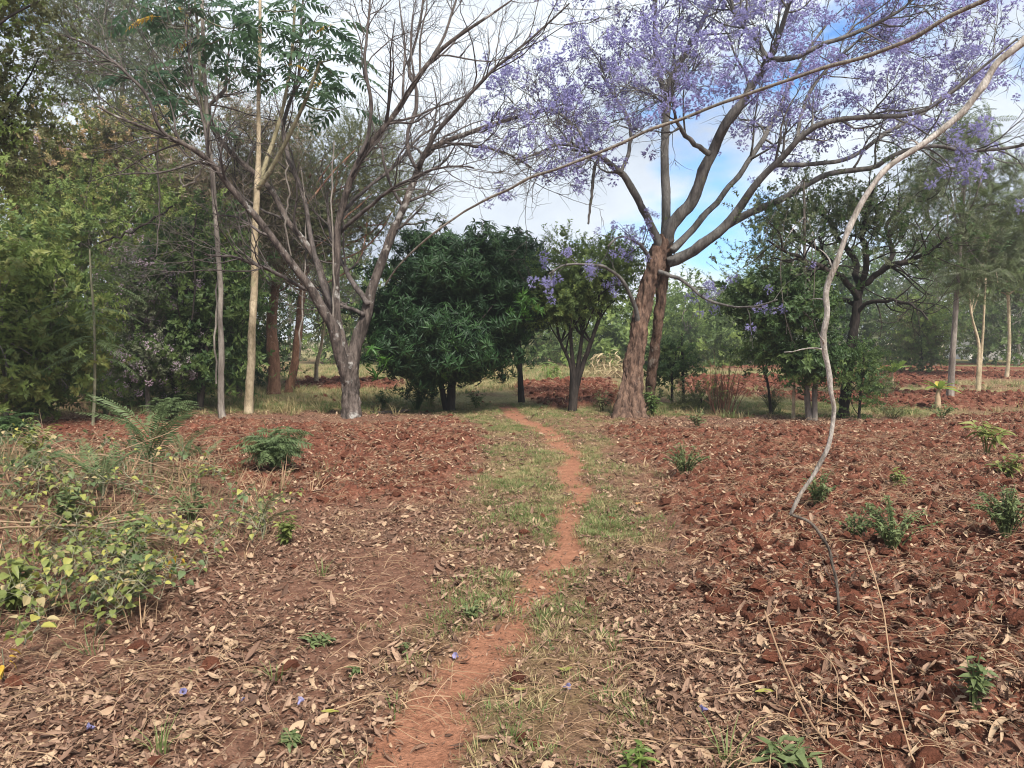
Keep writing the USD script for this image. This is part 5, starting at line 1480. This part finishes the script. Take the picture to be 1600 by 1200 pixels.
# grass
TF = [tuft(np.random.default_rng(s), 20, .06, .0028, 1.3, .09) for s in range(4)]
TD = [tuft(np.random.default_rng(s + 9), 16, .075, .0026, 1.5, .09) for s in range(3)]
x, y = ground_points(90000, -9, 9, 2.4, 19, .9)
p, g, b = zones(x, y)
gn = noise(np.stack([x, y, 0 * x], -1) * 1.4, 61)
keep = r_.random(len(x)) < np.clip(g * 1.15, 0, 1) * np.interp(gn, [.3, .6], [.4, 1])
x, y, gn = x[keep], y[keep], gn[keep]
pos = np.stack([x, y, height(x, y) - .004], -1)
dry = r_.random(len(x)) < np.interp(gn, [.35, .65], [.6, .18])
t = Thing('grass', 'short patchy green and straw grass along both sides of the path', 'grass', (0, 0, 0), None, 'stuff')
t.scatter('green_grass', [(m, M['grass']) for m in TF], pos[~dry], up_dirs((~dry).sum(), .15), r_.uniform(.4, 1.0, (~dry).sum()), r_)
t.scatter('dry_grass', [(m, M['grass_dry']) for m in TD], pos[dry], up_dirs(dry.sum(), .15), r_.uniform(.4, 1.0, dry.sum()), r_)
x, y = r_.normal(-4.4, 1.3, 900), r_.normal(6.4, 1.6, 900)
ok = (np.abs(x) < y * .75 + .3) & (y > 3.4) & (x < -1.9)
x, y = x[ok], y[ok]
pos = np.stack([x, y, height(x, y) - .01], -1)
TB = [tuft(np.random.default_rng(s + 50), 14, .24, .0032, 1.5, .12) for s in range(3)]
t = Thing('bank_grass', 'tangled dry grass over the brushwood bank at the left', 'grass', (0, 0, 0), None, 'stuff')
dry = r_.random(len(x)) < .55
t.scatter('dry_grass', [(m, M['straw']) for m in TB], pos[dry], up_dirs(dry.sum(), .5), r_.uniform(.5, 1.2, dry.sum()), r_)
t.scatter('green_grass', [(m, M['weed']) for m in TB], pos[~dry], up_dirs((~dry).sum(), .3), r_.uniform(.5, 1.0, (~dry).sum()), r_)
# crumbled bits of leaf
x, y = ground_points(60000, -6, 7, 2.3, 9, 1.1)
p, g, b = zones(x, y)
keep = r_.random(len(x)) < (1 - .8 * p) * np.interp(noise(np.stack([x, y, 0 * x], -1) * 1.6, 66), [.3, .6], [.3, 1])
x, y = x[keep], y[keep]
pos = np.stack([x, y, height(x, y) + .006], -1)
t = Thing('leaf_crumbs', 'crumbled bits of dry leaf between the larger leaves', 'dry leaves', (0, 0, 0), None, 'stuff')
t.scatter('crumbs', [(m, M['litter']) for m in CURLS[:3]], pos, up_dirs(len(x), .7), r_.uniform(.14, .34, len(x)), r_)
x, y = ground_points(2600, -4, 5, 2.4, 15, .9)
p, g, b = zones(x, y)
keep = r_.random(len(x)) < np.clip(g * .8 + .03, 0, 1) * (1 - p) * (noise(np.stack([x, y, 0 * x], -1) * 1.9, 68) > .5)
x, y = x[keep], y[keep]
pos = np.stack([x, y, height(x, y) - .005], -1)
t = Thing('verge_weeds', 'tiny green weeds growing in the worn grass beside the path', 'weeds', (0, 0, 0), None, 'stuff')
t.scatter('weeds', [(m, M['weed']) for m in sprays('small')], pos, up_dirs(len(x), .5), r_.uniform(.1, .24, len(x)), r_)
# taller rough grass by the tree feet and beyond
TT = [tuft(np.random.default_rng(s + 30), 18, .24, .006, 1.1, .14) for s in range(3)]
x, y = r_.uniform(-16, 20, 16000), r_.uniform(15.6, 46, 16000)
p, g, b = zones(x, y)
gn = noise(np.stack([x, y, 0 * x], -1) * .5, 63)
keep = (b < .3) & (r_.random(len(x)) < np.interp(gn, [.3, .6], [.15, .9]) * np.interp(x, [1, 4], [1, .5])) & ~((np.abs(x - .3) < 1.8) & (y < 22))
x, y, gn = x[keep], y[keep], gn[keep]
pos = np.stack([x, y, height(x, y) - .01], -1)
dry = r_.random(len(x)) < .62
t = Thing('rough_grass', 'longer rough dry grass around the tree feet and between the far plots', 'grass', (0, 0, 0), None, 'stuff')
t.scatter('dry_grass', [(m, M['grass_dry']) for m in TT], pos[dry], up_dirs(dry.sum(), .15), r_.uniform(.5, 1.1, dry.sum()), r_)
t.scatter('green_grass', [(m, M['grass']) for m in TT], pos[~dry], up_dirs((~dry).sum(), .15), r_.uniform(.5, 1.1, (~dry).sum()), r_)

# single grass tufts in the foreground
for k, (lab, u, v, h_) in enumerate([('green grass tuft at the bottom left edge', 250, 1175, .16), ('thin grass tuft in the leaves left of the lower path', 430, 1060, .12), ('grass tuft right of the lower path', 1135, 1190, .2), ('grass tuft beside the path right bank bottom', 960, 1010, .08), ('grass tuft on the left bank under the shaggy fern', 505, 900, .14), ('grass clump at the very bottom right of the path', 1000, 1130, .07)]):
    b = gp(u, v)
    t = Thing('grass_tuft', lab, 'grass tuft', b)
    rr_ = np.random.default_rng(500 + k)
    for j in range(16):
        m = tuft(rr_, 1, h_, .0032, 1.1, .05)
        t.part('blade', (m[0] + b, m[1]), M['grass'], smooth=False)

# sticks and long stalks lying in the right foreground
for k in range(34):
    u, v = (r_.uniform(1150, 1600), r_.uniform(960, 1180)) if k < 22 else (r_.uniform(250, 1100), r_.uniform(960, 1190))
    b = gp(u, v)
    L = r_.uniform(.2, .75) if k < 22 else r_.uniform(.12, .32)
    az = r_.uniform(0, 6.283)
    P, R = grow(b[None] + [0, 0, .025], np.array([[math.cos(az), math.sin(az), .08]]), np.array([L]), np.array([r_.uniform(.002, .0045)]), 9, .09, -.02, r_)
    P[0, :, 2] = np.maximum(P[0, :, 2], height(P[0, :, 0], P[0, :, 1]) + .008)
    near_right = k < 22
    m = tubes(P[0], R[0], 5, True)
    path = fresh('/World', 'dry_stalk')
    pr = usdkit.mesh(stage, path, m, M['straw'], smooth=True).GetPrim()
    keys(pr, label='thin dry stalk lying across the clods of the near right field' if near_right else 'short dry twig lying in the leaf litter left or right of the path', category='stalk',
         group='dry stalks on the near right field' if near_right else 'dry twigs in the leaf litter')
# two arching thin stems near the right
for k, (lab, rows) in enumerate([('long thin pale stem arching across the near right field', [(1195, 955, 1.6), (1225, 1040, 1.8), (1262, 1120, 2.0), (1330, 1210, 2.2)]), ('thin curved brown stem in front of the straggly weed', [(1350, 850, 1.0), (1375, 930, 1.1), (1388, 1010, 1.2), (1400, 1090, 1.3), (1430, 1200, 1.5)])]):
    P, R = limb(rows, 3.55, 2.75, 24, None, 0, .002)
    P[:, 2] = np.maximum(P[:, 2], height(P[:, 0], P[:, 1]) + .03)
    path = fresh('/World', 'thin_stem')
    keys(usdkit.mesh(stage, path, tubes(P, R, 6, True), M['straw'], smooth=True).GetPrim(), label=lab, category='stem')
# broad dry straps at the bottom right corner
for k, (lab, u, v, u2, v2, w) in enumerate([('long curved pale dry leaf strap at the bottom right corner', 1420, 1195, 1560, 1155, .03), ('shorter curved dry leaf strap right in the bottom right corner', 1545, 1180, 1600, 1150, .028)]):
    a, c = gp(u, v), gp(u2, v2)
    s = np.linspace(0, 1, 14)[:, None]
    mid = (a + c) / 2 + [0, .06, .07]
    C = (1 - s) ** 2 * a + 2 * s * (1 - s) * mid + s ** 2 * c + [0, 0, .02]
    n_ = np.array([-(c - a)[1], (c - a)[0], 0])
    n_ /= np.linalg.norm(n_)
    ww = w * (np.sin(np.pi * (s * .9 + .05)) ** .5) * .5
    V = np.vstack([C - n_ * ww + [0, 0, .006], C, C + n_ * ww + [0, 0, .006]])
    f = []
    for i_ in range(13):
        for o_ in (0, 14):
            f += [[i_ + o_, i_ + o_ + 1, i_ + o_ + 15], [i_ + o_, i_ + o_ + 15, i_ + o_ + 14]]
    keys(usdkit.mesh(stage, fresh('/World', 'dry_leaf_strap'), (V, np.array(f)), M['husk'], smooth=True).GetPrim(), label=lab, category='dry leaf')

# fallen jacaranda flowers, yellow leaves, an orange husk by the path
for k, (lab, u, v) in enumerate([('fallen purple flower on the bare red path', 716, 1026), ('fallen purple flower right of the path on dry leaves', 880, 1082), ('fallen purple flower in the litter lower left', 286, 1086), ('fallen purple flower near the bottom left corner', 150, 1140), ('fallen purple flower among leaves towards the lower right', 1106, 1114), ('fallen purple flower just right of another lower left one', 380, 1090), ('pale purple flower near the path edge left', 465, 1106)]):
    b = gp(u, v) + [0, 0, .015]
    rr_ = np.random.default_rng(600 + k)
    m = 6
    an = np.arange(m) * 2 * np.pi / m
    rings = [np.c_[np.cos(an) * q, np.sin(an) * q, np.full(m, h_)] for q, h_ in ((.003, 0), (.006, .014), (.008, .026), (.017, .034))]
    v_ = np.vstack(rings)
    f = [[i_ * m + j_, i_ * m + (j_ + 1) % m, (i_ + 1) * m + (j_ + 1) % m] for i_ in range(3) for j_ in range(m)] + [[i_ * m + j_, (i_ + 1) * m + (j_ + 1) % m, (i_ + 1) * m + j_] for i_ in range(3) for j_ in range(m)]
    mm = turned((v_, np.array(f)), np.array([rr_.normal(), rr_.normal() - .6, .5]), b, rr_)
    keys(usdkit.mesh(stage, fresh('/World', 'fallen_flower'), mm, M['purple'], smooth=True).GetPrim(), label=lab, category='flower')
for k, (lab, u, v, s) in enumerate([('yellow-green fallen leaf in the near right litter', 1195, 1097, 1.0), ('pale yellow fallen leaf right of the lower path', 882, 1053, .9), ('yellow fallen leaf left of centre in the near litter', 515, 1115, .95), ('cream fallen leaf on the leaf litter by the path bend', 765, 993, .6), ('yellowish pod-like leaf beside the lower path', 812, 1080, 1.0)]):
    b = gp(u, v) + [0, 0, .02]
    m = curl_leaf(np.random.default_rng(700 + k), .085 * s, .04 * s, .7, .3)
    keys(usdkit.mesh(stage, fresh('/World', 'yellow_fallen_leaf'), (m[0] + b, m[1]), M['vine_leaf_yellow'] if k != 3 else M['litter_pale'], smooth=True).GetPrim(), label=lab, category='fallen leaf')
b = gp(998, 791)
m = clod(np.random.default_rng(3), 3)
keys(usdkit.mesh(stage, fresh('/World', 'orange_husk'), (m[0] * [.035, .03, .03] + b + [0, 0, .012], m[1]), M['orange'], smooth=True).GetPrim(), label='small orange husk lying on the grass edge right of the path', category='husk')
b = gp(595, 652) + [0, .2, .03]
P = curve(np.array([[b[0] - .25, b[1], b[2], .035], [b[0] + .1, b[1] + .05, b[2] - .01, .045], [b[0] + .55, b[1], b[2] + .05, .03]]), 12, r_, .2)
t = Thing('fallen_log', 'short dark fallen log right of the leafless tree foot', 'log', b)
t.part('stem', bark_tube(P[:, :3], P[:, 3], r_, 10, .15, 0, 20), M['dark_bark'])
